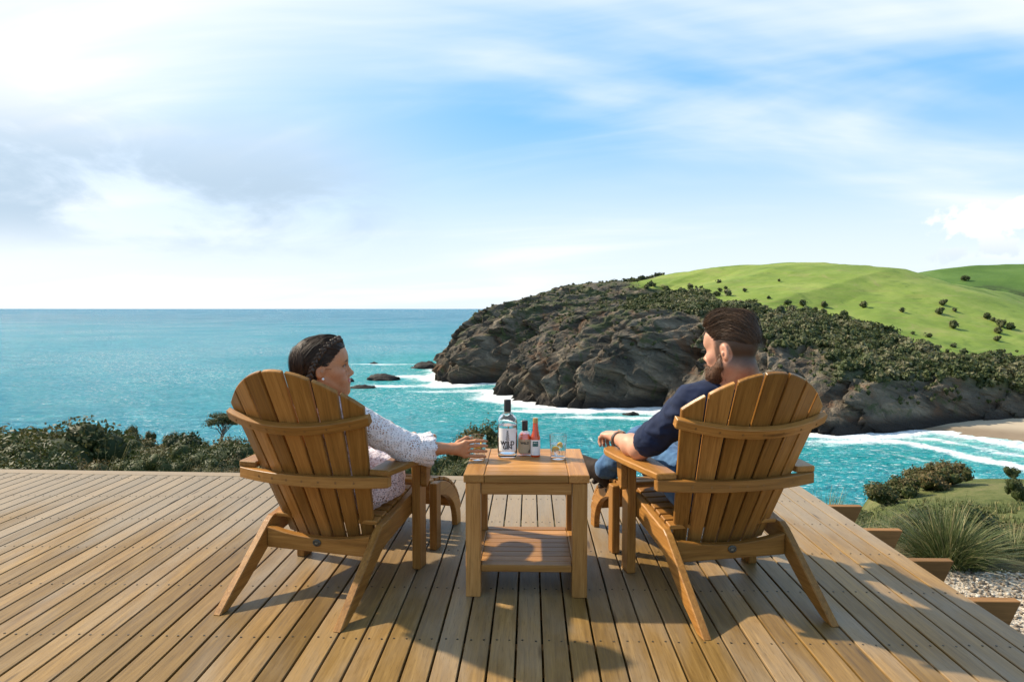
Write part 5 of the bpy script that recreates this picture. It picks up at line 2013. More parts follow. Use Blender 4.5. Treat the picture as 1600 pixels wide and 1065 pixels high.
def wrinkle(V, Q, amp, freq, seed, sharp=1.0):
    N = vert_normals(V, Q)
    n1 = fbm(V[:, 0] * freq, V[:, 1] * freq, V[:, 2] * freq, 3, seed)
    n2 = 1 - 2 * np.abs(fbm(V[:, 0] * freq * 0.7 + 5, V[:, 1] * freq * 0.7, V[:, 2] * freq * 1.1, 2, seed + 9))
    return V + N * (amp * (0.5 * n1 + 0.5 * sharp * n2))[:, None]


def garment(name, S, step, mat, parent, amp=0.0, freq=14, seed=0):
    V, Q = S.mesh(step)
    if amp:
        V = wrinkle(V, Q, amp, freq, seed)
    return mk(name, V, Q, mat, parent, True)


def eyes(H, parent, iris):
    V0, F = lathe([(0.0, -1.0)] + [(math.sin(a), -math.cos(a)) for a in np.linspace(0.15, math.pi - 0.15, 12)] + [(0.0, 1.0)], 18)
    V0 = np.array(V0)
    for x in (-1, 1):
        V = V0[:, [0, 2, 1]] * 0.0122
        ang = np.arccos(np.clip(V[:, 1] / 0.0122, -1, 1))
        col = np.where((ang < 0.50)[:, None], np.array(iris), np.array([0.75, 0.72, 0.70]))
        W = np.array([H.pt(v + np.array([x * 0.031, 0.0785, 0.0128])) for v in V])
        mk('eye', W, F, M_EYE, parent, True, None, {'paint': col})


M_EYE, g_ = material('eye')
finish(g_, principled(g_, g_.attr('paint', 'Color'), 0.12))


def paint_face(H, V, female):
    q = H.inv(V)
    x, y, z = np.abs(q[:, 0]), q[:, 1], q[:, 2]
    col = np.zeros((len(V), 4), np.float32)

    def put(mask, c, a):
        w = np.clip(mask, 0, 1) * a
        col[:, :3] = np.where((w > col[:, 3])[:, None], np.array(c), col[:, :3])
        col[:, 3] = np.maximum(col[:, 3], w)
    inhead = (np.linalg.norm(q, axis=1) < 0.17).astype(float)
    front = sstep(y, 0.06, 0.075) * inhead
    lw, lz = (0.027, 0.0125) if female else (0.023, 0.0105)
    zz = z + 0.0575 - (0.35 * x if female else 0.05 * x)
    lip = 1 - sstep((x / lw) ** 2 + (zz / lz) ** 2, 0.7, 1.1)
    put(lip * front, (0.40, 0.055, 0.055) if female else (0.42, 0.17, 0.14), 0.8)
    if female:
        put((1 - sstep((x / 0.021) ** 2 + (zz / 0.0035) ** 2, 0.6, 1.2)) * front, (0.82, 0.78, 0.73), 0.98)
    arc = z - (0.037 - 6.0 * (x - 0.028) ** 2)
    th = 0.0045 if female else 0.0060
    brow = (1 - sstep(np.abs(arc), th * 0.6, th * 1.4)) * sstep(x, 0.008, 0.014) * (1 - sstep(x, 0.044, 0.052)) * sstep(y, 0.04, 0.06) * inhead
    put(brow, (0.035, 0.02, 0.012) if female else (0.10, 0.055, 0.03), 0.85)
    # lashes and lid line
    ex = np.sqrt(((x - 0.031) / 0.0175) ** 2 + ((z - 0.0135) / 0.0075) ** 2)
    put((1 - sstep(np.abs(ex - 1.0), 0.10, 0.35)) * front * sstep(z, 0.010, 0.014), (0.03, 0.018, 0.012), 0.85 if female else 0.45)
    put((1 - sstep(ex, 0.75, 0.95)) * front, (0.10, 0.06, 0.045) if female else (0.30, 0.17, 0.13), 0.85)
    put((1 - sstep(np.hypot(x - 0.045, z + 0.02), 0.01, 0.035)) * sstep(y, 0.03, 0.06) * inhead, (0.50, 0.19, 0.12) if female else (0.62, 0.27, 0.20), 0.35)
    return col


# ---------------------------------------------------------------- the man
def build_man():
    root = tag(empty('person'), 'bearded man in a navy shirt and jeans leaning back in the chair', 'person', 'couple on the deck')
    place(root, CH_R)
    H = HeadFrame((-0.070, 0.210, 1.040), (-0.560, 0.820, -0.10), (-0.04, 0.03, 1), 1.00)
    B = Sculpt()
    v = lambda *a: np.array(a, float)
    shL, elL, wrL = v(-0.205, 0.285, 0.815), v(-0.318, 0.535, 0.600), v(-0.330, 0.785, 0.598)
    shR, elR, wrR = v(0.200, 0.280, 0.815), v(0.322, 0.52, 0.602), v(0.318, 0.77, 0.598)
    hipL, knL, anL = v(-0.095, 0.50, 0.440), v(-0.165, 0.860, 0.560), v(-0.270, 1.130, 0.365)
    hipR, knR, anR = v(0.095, 0.50, 0.440), v(0.110, 0.92, 0.560), v(0.060, 1.270, 0.370)
    nk = v(-0.008, 0.238, 0.885)

    def torso(S, g=0.0):
        S.cone((-0.07, 0.50, 0.45), (0.07, 0.50, 0.45), 0.112 + g, 0.112 + g, 0.05)
        S.cone((0, 0.46, 0.48), (0, 0.375, 0.62), 0.132 + g, 0.128 + g, 0.06)
        for s in (-1, 1):
            S.cone((s * 0.06, 0.375, 0.62), (s * 0.085, 0.295, 0.775), 0.115 + g, 0.118 + g, 0.06)
            S.cone((s * 0.05, 0.26, 0.85), (s * 0.185, 0.28, 0.825), 0.060 + g, 0.066 + g, 0.05)

    def arms(S, t0, t1, g=0.0, lower=True):
        for sh, el, wr in ((shL, elL, wrL), (shR, elR, wrR)):
            S.cone(sh + (el - sh) * t0, sh + (el - sh) * t1, 0.060 + g, 0.046 + g, 0.04)
    torso(B)
    arms(B, 0, 1)
    for el, wr in ((elL, wrL), (elR, wrR)):
        m = el * 0.65 + wr * 0.35
        B.cone(el, m, 0.043, 0.046, 0.03)
        B.cone(m, wr, 0.046, 0.0275, 0.03)
    B.cone(nk, H.pt((0, -0.028, -0.055)), 0.066, 0.058, 0.03)
    for s in (-1, 1):
        B.cone(H.pt((s * 0.02, -0.04, -0.06)), (s * 0.10, 0.255, 0.855), 0.030, 0.026, 0.04)
    for hp, kn, an in ((hipL, knL, anL), (hipR, knR, anR)):
        B.cone(hp, kn, 0.092, 0.060, 0.05)
        m = kn * 0.66 + an * 0.34
        B.cone(kn, m, 0.057, 0.058, 0.04)
        B.cone(m, an, 0.058, 0.038, 0.04)
    footL, footR = anL + v(-0.072, 0.106, 0.059), anR + v(0, 0.055, 0.128)
    for an, ft, kn in ((anL, footL, knL), (anR, footR, knR)):
        f = (ft - an) / np.linalg.norm(ft - an)
        lg = (kn - an) / np.linalg.norm(kn - an)
        dn = -(lg - f * (lg @ f))
        dn /= np.linalg.norm(dn)
        B.cone(an + dn * 0.02, an + f * 0.15 + dn * 0.055, 0.032, 0.018, 0.03)
    head_sculpt(B, H, False)
    # left hand curled over the end of the arm
    w = wrL + v(0, 0.012, 0.004)
    us = [-0.372, -0.350, -0.328, -0.306]
    mc = [v(u, 0.872 - 0.006 * abs(i - 1.4), 0.600 + 0.004 * (1.5 - abs(i - 1.5))) for i, u in enumerate(us)][::-1]
    fg = []
    for i, m in enumerate(mc):
        k = [0.95, 1.05, 1.0, 0.85][i]
        fg.append([m + v(-0.004, 0.036 * k, -0.018), m + v(-0.006, 0.040 * k, -0.044 * k), m + v(-0.006, 0.026 * k, -0.062 * k)])
    hand_sculpt(B, w, mc, fg, [v(-0.290, 0.822, 0.588), v(-0.270, 0.855, 0.572), v(-0.268, 0.882, 0.560)], 1.08)
    w = wrR + v(0, 0.012, 0.004)
    mc = [v(0.300 + 0.022 * i, 0.855, 0.588) for i in range(4)]
    fg = [[m + v(0, 0.035, -0.008), m + v(0, 0.040, -0.036), m + v(0, 0.028, -0.052)] for m in mc]
    hand_sculpt(B, w, mc, fg, [v(0.285, 0.81, 0.585), v(0.27, 0.84, 0.572), v(0.268, 0.865, 0.562)], 1.08)
    hb = (v(-0.40, 0.77, 0.52), v(-0.25, 0.94, 0.63))
    V, Q = B.mesh(0.0090, 0.0037, (H.box(), hb))
    col = paint_face(H, V, False)
    q = H.inv(V)
    inh = np.linalg.norm(q, axis=1) < 0.165
    # clipped hair at the sides and nape, stubble into the beard
    nn = 0.006 * fbm(q[:, 0] * 60, q[:, 1] * 60, q[:, 2] * 60, 2, 3)
    ear = sstep(np.hypot((q[:, 1] + 0.008) / 0.024, (q[:, 2] - 0.0) / 0.038), 0.95, 1.15)
    side = sstep(0.040 + 0.25 * (q[:, 2] - 0.02) - q[:, 1] + nn, -0.004, 0.020) * sstep(q[:, 2] + nn + 0.5 * np.clip(-q[:, 1] - 0.02, 0, 0.06), -0.085, 0.005) ** 0.8 * inh * ear
    burn = (1 - sstep(np.abs(q[:, 1] - 0.022 - 0.1 * q[:, 2]), 0.008, 0.018)) * sstep(q[:, 2], -0.09, -0.05) * (1 - sstep(q[:, 2], 0.02, 0.05)) * inh * 0.8
    a = np.maximum(side * 0.93, burn)
    col[:, :3] = np.where((a > col[:, 3])[:, None], np.array((0.030, 0.017, 0.010)), col[:, :3])
    col[:, 3] = np.maximum(col[:, 3], a)
    skin = skin_material('man_skin', (0.50, 0.255, 0.160), (0.54, 0.255, 0.165), None)
    body = mk('body', V, Q, skin, root, True, {'paint_a': col[:, 3]}, {'paint': col[:, :3]})
    eyes(H, root, (0.10, 0.13, 0.15))

    # ---- hair: long on top, swept back
    S = Sculpt()
    S.ell((0, -0.016, 0.056), (0.0765, 0.0975, 0.088), None, 0.02)
    S.ell((-0.004, 0.052, 0.112), (0.056, 0.044, 0.036), None, 0.05)
    S.ell((0.006, -0.01, 0.132), (0.054, 0.080, 0.030), None, 0.05)
    S.ell((0, 0.112, 0.000), (0.20, 0.072, 0.090), None, 0.014, True)
    S.ell((0, 0.0, -0.085), (0.20, 0.30, 0.105), None, 0.030, True)
    rng = np.random.default_rng(8)
    Vh, Qh = S.mesh(0.0045)
    tb = np.clip(0.15 + 0.1 * rng.random(len(Vh)), 0, 1)
    st = surface_starts(S, 2100, lambda P: (P[:, 2] > 0.052) & (P[:, 1] > -0.10), rng, np.array([-0.09, -0.12, 0.03]), np.array([0.09, 0.11, 0.17]))

    def flow(P):
        d = np.zeros_like(P)
        d[:, 1] = -1.0
        d[:, 0] = 0.30
        d[:, 2] = np.clip(-(P[:, 1] + 0.01) * -12, -1.0, 0.35)
        return d
    Vs, Fs, Ts = strands(S.at, st, flow, 11, 0.0085, 0.0010, 0.0035, rng, 0.10)
    mh = hair_material('brown_hair', (0.022, 0.012, 0.007), (0.120, 0.068, 0.038), 0.42)
    Vall, Fall = np.vstack([Vh, Vs]), np.vstack([Qh, Fs + len(Vh)])
    Vall = H.c + (Vall * H.s) @ H.R.T
    mk('hair', Vall, Fall, mh, root, True, {'tint': np.concatenate([tb, Ts])})
    # ---- beard
    S = Sculpt()
    S.ell((0, 0.044, -0.078), (0.0600, 0.060, 0.046), None, 0.02)
    S.ell((0, 0.078, -0.106), (0.038, 0.034, 0.036), None, 0.03)
    for x in (-1, 1):
        S.cone((x * 0.0640, 0.014, -0.012), (x * 0.0605, 0.018, -0.048), 0.0105, 0.0170, 0.02)
        S.cone((x * 0.0600, 0.018, -0.048), (x * 0.0410, 0.062, -0.088), 0.0175, 0.0250, 0.02)
        S.cone((x * 0.004, 0.103, -0.041), (x * 0.030, 0.086, -0.060), 0.0072, 0.0110, 0.012)
    S.ell((0, 0.088, -0.010), (0.046, 0.060, 0.030), None, 0.016, True)
    S.ell((0, 0.108, -0.0575), (0.015, 0.016, 0.0055), None, 0.006, True)
    S.ell((0, -0.030, -0.150), (0.2, 0.058, 0.060), None, 0.02, True)
    Vh, Qh = S.mesh(0.0042)
    Vh = wrinkle(Vh, Qh, 0.0022, 160, 5)
    st = surface_starts(S, 2800, lambda P: P[:, 2] < 0.002, rng, np.array([-0.08, -0.02, -0.15]), np.array([0.08, 0.12, 0.01]))
    fb = lambda P: np.stack([P[:, 0] * 2.0, 0.25 + 0 * P[:, 0], -1.0 + 0 * P[:, 0]], 1)
    Vs, Fs, Ts = strands(S.at, st, fb, 4, 0.0036, 0.0008, 0.0040, rng, 0.4)
    Vall, Fall = np.vstack([Vh, Vs]), np.vstack([Qh, Fs + len(Vh)])
    Vall = H.c + (Vall * H.s) @ H.R.T
    mb = hair_material('beard_hair', (0.045, 0.022, 0.012), (0.20, 0.098, 0.050), 0.5)
    mk('beard', Vall, Fall, mb, root, True, {'tint': np.concatenate([np.full(len(Vh), 0.35), Ts])})

    # ---- shirt with rolled sleeves
    navy = cloth_material('navy_shirt', (0.006, 0.011, 0.032), (0.011, 0.019, 0.050), 20, 0.85, 0.03)
    S = Sculpt()
    torso(S, 0.012)
    arms(S, 0, 0.70, 0.015)
    S.cone(nk + v(0, 0.004, -0.02), nk + v(0, 0.0, 0.012), 0.080, 0.075, 0.03)
    for q in (-1, 1):
        S.cone(nk + v(q * 0.03, 0, 0.0), (q * 0.15, 0.268, 0.850), 0.050, 0.050, 0.04)
    shirt = garment('shirt', S, 0.0075, navy, root, 0.0130, 19, 3)
    for i, (sh, el) in enumerate(((shL, elL), (shR, elR))):
        S = Sculpt()
        d = el - sh
        S.cone(sh + d * 0.66, sh + d * 0.80, 0.066, 0.064, 0.01)
        S.cone(sh + d * 0.70, sh + d * 0.72, 0.071, 0.070, 0.006)
        S.cone(sh + d * 0.79, sh + d * 0.81, 0.0665, 0.066, 0.006)
        garment('rolled_cuff', S, 0.005, navy, shirt, 0.005, 34, 6 + i)
    # collar: a turned-down band round the neck
    n = 40
    Vc, Fc = [], []
    ax = H.pt((0, -0.028, -0.055)) - nk
    ax /= np.linalg.norm(ax)
    a1 = np.cross(ax, v(0, 1, 0)); a1 /= np.linalg.norm(a1)
    a2 = np.cross(ax, a1)
    for i in range(n):
        t = 2 * math.pi * i / n
        rr = 1 + 0.03 * math.sin(3 * t)
        for h, r in ((-0.004, 0.087), (0.026, 0.080), (0.036, 0.078), (0.036, 0.074), (-0.004, 0.078)):
            Vc.append(nk + ax * h + (a1 * math.cos(t) + a2 * math.sin(t)) * r * rr)
    for i in range(n):
        for k in range(5):
            j = (i + 1) % n
            Fc.append((i * 5 + k, j * 5 + k, j * 5 + (k + 1) % 5, i * 5 + (k + 1) % 5))
    mk('collar', Vc, Fc, navy, shirt, True)
    # ---- jeans
    den = cloth_material('blue_denim', (0.020, 0.058, 0.135), (0.060, 0.135, 0.250), 26, 0.85, 0.1)
    S = Sculpt()
    S.cone((-0.075, 0.50, 0.45), (0.075, 0.50, 0.45), 0.122, 0.122, 0.05)
    for hp, kn, an in ((hipL, knL, anL), (hipR, knR, anR)):
        S.cone(hp, kn, 0.103, 0.073, 0.05)
        e = kn + (an - kn) * 0.90
        S.cone(kn, e, 0.072, 0.058, 0.04)
        S.cone(kn + (an - kn) * 0.80, e, 0.061, 0.064, 0.012)
    garment('jeans', S, 0.0075, den, root, 0.0125, 17, 13)
    # ---- boots
    leather = cloth_material('brown_suede', (0.014, 0.008, 0.0055), (0.028, 0.017, 0.011), 40, 0.75, 0.03)
    sole_m = plain('boot_sole', (0.030, 0.022, 0.018), 0.8)
    lace_m = plain('boot_lace', (0.05, 0.035, 0.025), 0.8)
    for an, ft, kn in ((anL, footL, knL), (anR, footR, knR)):
        f = ft - an
        f /= np.linalg.norm(f)
        leg = (kn - an) / np.linalg.norm(kn - an)
        dn = -(leg - f * (leg @ f))
        dn /= np.linalg.norm(dn)
        sd = np.cross(f, dn)
        S = Sculpt()
        S.cone(an + leg * 0.07, an + dn * 0.01, 0.051, 0.050, 0.03)
        S.cone(an - f * 0.035 + dn * 0.045, an + f * 0.05 + dn * 0.035, 0.040, 0.043, 0.03)
        S.cone(an + f * 0.05 + dn * 0.03, an + f * 0.175 + dn * 0.056, 0.044, 0.033, 0.03)
        bt = garment('boot', S, 0.006, leather, root, 0.002, 30, 21)
        S = Sculpt()
        for q in range(7):
            t = -0.06 + 0.255 * q / 6
            wd = 0.030 + 0.012 * math.sin(min(1, max(0, (t + 0.06) / 0.27)) * math.pi)
            S.cone(an + f * t + dn * 0.088 - sd * (wd - 0.012), an + f * t + dn * 0.088 + sd * (wd - 0.012), 0.014, 0.014, 0.02)
        garment('sole', S, 0.006, sole_m, bt)
        lp = []
        for q in range(5):
            c = an + f * (0.035 + 0.022 * q) - dn * (0.018 - 0.0135 * q) * 1.0
            lp.append(tube([c - sd * 0.028 + dn * 0.012, c - dn * 0.006, c + sd * 0.028 + dn * 0.012], 0.0028, 5))
        c = an + f * 0.03 - dn * 0.02
        for s in (-1, 1):
            lp.append(tube([c, c + sd * s * 0.03 - dn * 0.02, c + sd * s * 0.045 - dn * 0.004, c + sd * s * 0.02 + dn * 0.004], 0.0026, 5))
        Vl, Fl = merge(lp)
        mk('laces', Vl, Fl, lace_m, bt, True)
    # ---- watch on the left wrist
    ax = (wrL - elL) / np.linalg.norm(wrL - elL)
    c = wrL - ax * 0.022
    a1 = np.cross(ax, v(0, 0, 1)); a1 /= np.linalg.norm(a1)
    a2 = np.cross(a1, ax)
    strap_m = plain('watch_strap', (0.055, 0.030, 0.018), 0.55)
    case_m = plain('watch_case', (0.55, 0.36, 0.22), 0.25, Metallic=0.9)
    dial_m = plain('watch_dial', (0.75, 0.74, 0.70), 0.3)
    Vw, Fw = [], []
    n = 36
    for i in range(n):
        t = 2 * math.pi * i / n
        for h, r in ((-0.010, 0.0325), (-0.010, 0.0352), (0.010, 0.0352), (0.010, 0.0325)):
            Vw.append(c + ax * h + (a1 * math.cos(t) * 1.06 + a2 * math.sin(t) * 0.98) * r)
        for k in range(4):
            j = (i + 1) % n
            Fw.append((i * 4 + k, j * 4 + k, j * 4 + (k + 1) % 4, i * 4 + (k + 1) % 4))
    wroot = mk('watch', Vw, Fw, strap_m, root, True)
    up = a2 * 0.9 + a1 * 0.35
    up /= np.linalg.norm(up)
    b1 = np.cross(up, ax)
    for nm, r, h0, h1, mm in (('watch_case', 0.0195, 0.033, 0.0420, case_m), ('watch_dial', 0.0160, 0.0421, 0.0426, dial_m)):
        Vd, Fd = lathe([(0, h0), (r, h0), (r, h1), (r * 0.9, h1 + 0.0006), (0, h1 + 0.0006)], 28)
        mk(nm, [c + b1 * p[0] + ax * p[1] + up * p[2] for p in Vd], Fd, mm, wroot, False)
    return root


# ---------------------------------------------------------------- the woman
def build_woman():
    root = tag(empty('person'), 'dark-haired woman in a white crochet dress holding a glass', 'person', 'couple on the deck')
    place(root, CH_L)
    (ox, oy, oz), a_ = CH_L
    H = HeadFrame((0.084, 0.245, 0.963), (0.905, 0.425, 0.03), (0.05, -0.03, 1), 0.95)
    v = lambda *a: np.array(a, float)

    def loc(x, y, z):
        dx, dy = x - ox, y - oy
        return v(dx * math.cos(a_) + dy * math.sin(a_), -dx * math.sin(a_) + dy * math.cos(a_), z)
    gx, gy = GLASS_XY
    shR, elR = v(0.172, 0.285, 0.765), v(0.335, 0.500, 0.600)
    wrR = loc(gx - 0.112, gy - 0.042, 0.578)
    shL, elL, wrL = v(-0.160, 0.275, 0.765), v(-0.235, 0.475, 0.565), v(0.000, 0.600, 0.545)
    hipR, knR, anR = v(0.085, 0.50, 0.425), v(0.020, 0.925, 0.580), v(0.110, 1.230, 0.360)
    hipL, knL, anL = v(-0.085, 0.50, 0.425), v(-0.095, 0.925, 0.555), v(-0.020, 1.260, 0.360)
    nk = v(0.012, 0.248, 0.825)
    B = Sculpt()

    def torso(S, g=0.0):
        S.cone((-0.075, 0.50, 0.435), (0.075, 0.50, 0.435), 0.105 + g, 0.105 + g, 0.05)
        S.cone((0, 0.455, 0.47), (0, 0.385, 0.58), 0.108 + g, 0.098 + g, 0.06)
        for s in (-1, 1):
            S.cone((s * 0.045, 0.385, 0.58), (s * 0.065, 0.31, 0.725), 0.085 + g, 0.092 + g, 0.06)
            S.cone((s * 0.05, 0.262, 0.79), (s * 0.150, 0.28, 0.770), 0.045 + g, 0.050 + g, 0.05)
            S.ell((s * 0.065, 0.40, 0.70), (0.055 + g, 0.055 + g, 0.055 + g), None, 0.04)
    torso(B)
    for sh, el, wr in ((shR, elR, wrR), (shL, elL, wrL)):
        B.cone(sh, el, 0.046, 0.036, 0.03)
        m = el * 0.65 + wr * 0.35
        B.cone(el, m, 0.035, 0.036, 0.03)
        B.cone(m, wr, 0.036, 0.0225, 0.03)
    B.cone(nk, H.pt((0, -0.026, -0.055)), 0.050, 0.047, 0.03)
    for s in (-1, 1):
        B.cone(H.pt((s * 0.025, -0.045, -0.06)), (s * 0.09, 0.26, 0.80), 0.026, 0.024, 0.05)
    for hp, kn, an in ((hipR, knR, anR), (hipL, knL, anL)):
        B.cone(hp, kn, 0.088, 0.054, 0.05)
        m = kn * 0.66 + an * 0.34
        B.cone(kn, m, 0.051, 0.052, 0.04)
        B.cone(m, an, 0.052, 0.032, 0.04)
        ft = an + v(0.02, 0.07, 0.13)
        B.cone(an + v(0, 0.0, -0.02), ft, 0.030, 0.020, 0.03)
    head_sculpt(B, H, True)
    # right hand wrapped round the glass from the near side
    rg = 0.0385

    def on_glass(ang, z, r):
        return loc(gx + (rg + r) * math.sin(ang), gy - (rg + r) * math.cos(ang), z)
    zs = [0.612, 0.590, 0.566, 0.543]
    mc, fg = [], []
    for i, z in enumerate(zs):
        mc.append(loc(gx - 0.048 - 0.003 * abs(i - 1), gy - 0.047 + 0.002 * i, z * 0.88 + 0.575 * 0.12))
        e = [1.02, 1.08, 1.0, 0.82][i]
        fg.append([on_glass(-0.10 * e, z + 0.004, 0.0125), on_glass(0.62 * e, z + 0.002, 0.0098), on_glass(1.12 * e, z - 0.003, 0.0082)])
    th = [loc(gx - 0.085, gy - 0.012, 0.600), loc(gx - 0.055, gy + 0.030, 0.612), on_glass(-2.45, 0.612, 0.0090)]
    hand_sculpt(B, wrR, mc, fg, th, 0.86)
    # left hand in the lap
    mc2 = [wrL + v(0.050, 0.022 + 0.017 * (i - 1.5), -0.012) for i in range(4)]
    fg2 = [[m + v(0.026, 0.008, -0.012), m + v(0.034, 0.010, -0.032), m + v(0.026, 0.010, -0.045)] for m in mc2]
    hand_sculpt(B, wrL, mc2, fg2, [wrL + v(0.025, -0.03, 0.0), wrL + v(0.05, -0.035, -0.01), wrL + v(0.07, -0.03, -0.02)], 0.86)
    gl = loc(gx, gy, 0.57)
    hb = (gl - v(0.14, 0.12, 0.05), gl + v(0.07, 0.07, 0.06))
    V, Q = B.mesh(0.0090, 0.0037, (H.box(), hb))
    col = paint_face(H, V, True)
    skin = skin_material('woman_skin', (0.44, 0.185, 0.085), (0.50, 0.215, 0.100), None)
    mk('body', V, Q, skin, root, True, {'paint_a': col[:, 3]}, {'paint': col[:, :3]})
    eyes(H, root, (0.05, 0.028, 0.016))

    # ---- hair: drawn back from the face and falling behind the shoulders
    S = Sculpt()
    S.ell((0, -0.022, 0.048), (0.0815, 0.1030, 0.0960), None, 0.02)
    S.ell((0, 0.036, 0.090), (0.060, 0.052, 0.050), None, 0.04)
    S.cone((0, -0.060, 0.020), (0, -0.078, -0.095), 0.074, 0.062, 0.05)
    S.cone((0, -0.078, -0.095), (-0.02, -0.020, -0.180), 0.060, 0.045, 0.05)
    S.ell((0, 0.112, -0.032), (0.20, 0.080, 0.122), None, 0.014, True)
    for x in (-1, 1):
        S.ell((x * 0.090, 0.012, -0.038), (0.034, 0.050, 0.062), None, 0.012, True)
    rng = np.random.default_rng(18)
    Vh, Qh = S.mesh(0.0045)
    st = surface_starts(S, 2000, lambda P: (P[:, 2] > -0.10) & (P[:, 1] < 0.095), rng, np.array([-0.09, -0.15, -0.12]), np.array([0.09, 0.10, 0.15]))

    def flow(P):
        d = np.zeros_like(P)
        d[:, 1] = np.where(P[:, 1] > -0.075, -1.0, -0.25)
        d[:, 2] = np.where(P[:, 1] < 0.02, -1.0, 0.15)
        d[:, 0] = np.sign(P[:, 0]) * 0.25
        return d
    Vs, Fs, Ts = strands(S.at, st, flow, 14, 0.0110, 0.0010, 0.0032, rng, 0.07)
    # braid over the near side of the head
    pth = np.array([(0.012, 0.072, 0.128), (0.036, 0.058, 0.124), (0.056, 0.034, 0.110), (0.072, 0.004, 0.084), (0.083, -0.022, 0.050), (0.0875, -0.040, 0.012), (0.086, -0.054, -0.030), (0.080, -0.066, -0.072), (0.072, -0.078, -0.115), (0.064, -0.088, -0.155)])
    tt = np.linspace(0, len(pth) - 1, 90)
    C = np.stack([np.interp(tt, range(len(pth)), pth[:, i]) for i in range(3)], 1)
    for _ in range(4):
        C[1:-1] = (C[:-2] + C[1:-1] * 2 + C[2:]) / 4
    T = np.gradient(C, axis=0)
    T /= np.linalg.norm(T, axis=1)[:, None]
    O = C - np.array([0, -0.02, 0.02])
    O /= np.linalg.norm(O, axis=1)[:, None]
    O = O - T * (O * T).sum(1)[:, None]
    O /= np.linalg.norm(O, axis=1)[:, None]
    Sd = np.cross(T, O)
    ph = np.linspace(0, 2 * math.pi * 6.5, 90)
    bp = []
    for k in range(3):
        p = C + Sd * (0.0082 * np.sin(ph + k * 2.094))[:, None] + O * (0.0045 * np.sin(2 * (ph + k * 2.094)) + 0.004)[:, None]
        bp.append(tube(p, 0.0068 + 0.0012 * np.sin(ph * 2), 8))
    Vb, Fb = merge(bp)
    tb = 0.35 + 0.45 * rng.random(len(Vb))
    mh = hair_material('dark_hair', (0.012, 0.007, 0.005), (0.085, 0.048, 0.028), 0.48)
    tr = lambda P: H.c + (P * H.s) @ H.R.T
    Vall, Fall = np.vstack([Vh, Vs]), np.vstack([Qh, Fs + len(Vh)])
    hair = mk('hair', tr(Vall), Fall, mh, root, True, {'tint': np.concatenate([np.full(len(Vh), 0.12), Ts])})
    mk('braid', tr(Vb), Fb, mh, hair, True, {'tint': tb})
    # earring
    bm = bmesh.new()
    bmesh.ops.create_icosphere(bm, subdivisions=2, radius=0.0055)
    ev = np.array([q.co for q in bm.verts])
    ef = np.array([[q.index for q in f.verts] for f in bm.faces])
    bm.free()
    pearl = plain('pearl', (0.85, 0.82, 0.78), 0.2)
    mk('earring', ev + H.pt((0.086, 0.002, -0.031)), ef, pearl, root, True)

    # ---- dress: pink slip under open white crochet
    slip = cloth_material('pink_slip', (0.58, 0.32, 0.32), (0.66, 0.42, 0.42), 30, 0.7, 0.2)
    cro = crochet_material('white_crochet', (0.66, 0.585, 0.58), (0.78, 0.71, 0.70))
    S = Sculpt()
    torso(S, 0.006)
    for hp, kn in ((hipR, knR), (hipL, knL)):
        S.cone(hp, hp + (kn - hp) * 0.78, 0.096, 0.070, 0.06)
    garment('slip', S, 0.0085, slip, root, 0.004, 18, 31)
    pinkcro = crochet_material('pink_crochet', (0.62, 0.47, 0.47), (0.76, 0.62, 0.62), 92.0, 0.44)
    S = Sculpt()
    torso(S, 0.018)
    for hp, kn in ((hipR, knR), (hipL, knL)):
        S.cone(hp, hp + (kn - hp) * 0.86, 0.110, 0.084, 0.08)
    # folds gathered beside the right hip and hanging at the other side of the seat
    S.cone((0.155, 0.42, 0.385), (0.205, 0.60, 0.405), 0.045, 0.048, 0.05)
    S.cone((0.205, 0.60, 0.405), (0.150, 0.74, 0.440), 0.048, 0.042, 0.05)
    S.cone((0.10, 0.50, 0.47), (0.17, 0.66, 0.455), 0.065, 0.055, 0.06)
    S.cone((-0.20, 0.44, 0.375), (-0.225, 0.58, 0.39), 0.036, 0.038, 0.05)
    Vd, Qd = S.mesh(0.0075)
    Vd = wrinkle(Vd, Qd, 0.0125, 19, 33)
    dress = mk('dress', Vd, Qd, pinkcro, root, True)
    for sh, el, wr, fr in ((shR, elR, wrR, 0.30), (shL, elL, wrL, 0.30)):
        S = Sculpt()
        S.cone(sh, el, 0.064, 0.060, 0.04)
        S.cone(el, el + (wr - el) * fr, 0.058, 0.052, 0.04)
        garment('sleeve', S, 0.0065, cro, dress, 0.0100, 21, 35)
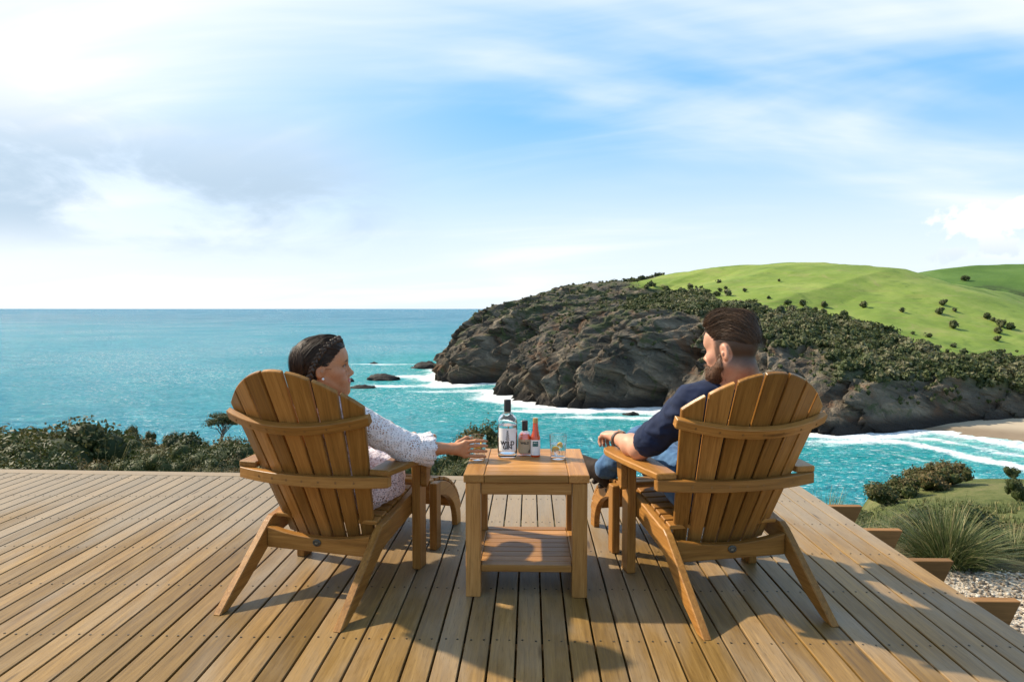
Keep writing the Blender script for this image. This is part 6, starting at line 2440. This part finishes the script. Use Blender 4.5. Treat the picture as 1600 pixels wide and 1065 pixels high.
    # scalloped lace cuff
    for nm, el, wr, fr in (('lace_cuff', elR, wrR, 0.29), ('lace_cuff', elL, wrL, 0.29)):
        ax = (wr - el) / np.linalg.norm(wr - el)
        c = el + (wr - el) * (fr + 0.02)
        a1 = np.cross(ax, v(0, 0, 1)); a1 /= np.linalg.norm(a1)
        a2 = np.cross(a1, ax)
        Vc, Fc = [], []
        n = 66
        prof = [(-0.030, 0.056), (-0.012, 0.062), (0.006, 0.061), (0.022, 0.066), (0.036, 0.070)]
        for i in range(n):
            t = 2 * math.pi * i / n
            sc = abs(math.sin(t * 5.5))
            for j, (h, r) in enumerate(prof):
                hh = h + (0.012 * sc if j == 4 else 0.004 * sc if j == 3 else 0)
                r2 = r * (1 + 0.05 * math.sin(t * 11) * (j / 4.0) + 0.05 * math.sin(t * 3 + 1))
                Vc.append(c + ax * hh + (a1 * math.cos(t) + a2 * math.sin(t)) * r2 + v(0, 0, -0.006 if math.sin(t) < 0 else 0))
        for i in range(n):
            j = (i + 1) % n
            for k in range(len(prof) - 1):
                Fc.append((i * 5 + k, j * 5 + k, j * 5 + k + 1, i * 5 + k + 1))
        o = mk(nm, Vc, Fc, cro, dress, True)
        sm = o.modifiers.new('thickness', 'SOLIDIFY')
        sm.thickness = 0.003
    return root

# ------------------------------------------------------------------ build
build_sea()
HD = build_headland()
HILL = build_far_hill()
build_beach()
build_ground()
build_deck()
build_gravel()
build_far_scrub(HD)
build_sea_rocks()
build_pasture_shrubs(HD, HILL)
build_near_vegetation()

chair = build_chair()
chair2 = copy_tree(chair)
place(chair, CH_L)
place(chair2, CH_R)
tag(chair, 'slatted teak fan-back garden chair the dark-haired woman sits in', 'chair', 'pair of garden chairs')
tag(chair2, 'slatted teak fan-back garden chair the bearded man sits in', 'chair', 'pair of garden chairs')
stool = build_footstool()
stool2 = copy_tree(stool)
place(stool, CH_L, 0.905)
place(stool2, CH_R, 0.905)
tag(stool, 'bowed teak footstool in front of the woman\'s chair', 'footstool', 'pair of footstools')
tag(stool2, 'bowed teak footstool in front of the man\'s chair under his boot', 'footstool', 'pair of footstools')
build_table()
build_bottles()
gx, gy = on_plane(872, 716, 0.5205)[:2]
build_tumbler(gx, gy, 'tumbler of gin with lemon slices standing alone on the table', 0.058, 0.4)
GLASS_XY = (-0.238, 3.085)
build_tumbler(*GLASS_XY, 'tumbler with lemon slice held in the woman\'s hand', 0.060, 1.1)

build_man()
build_woman()
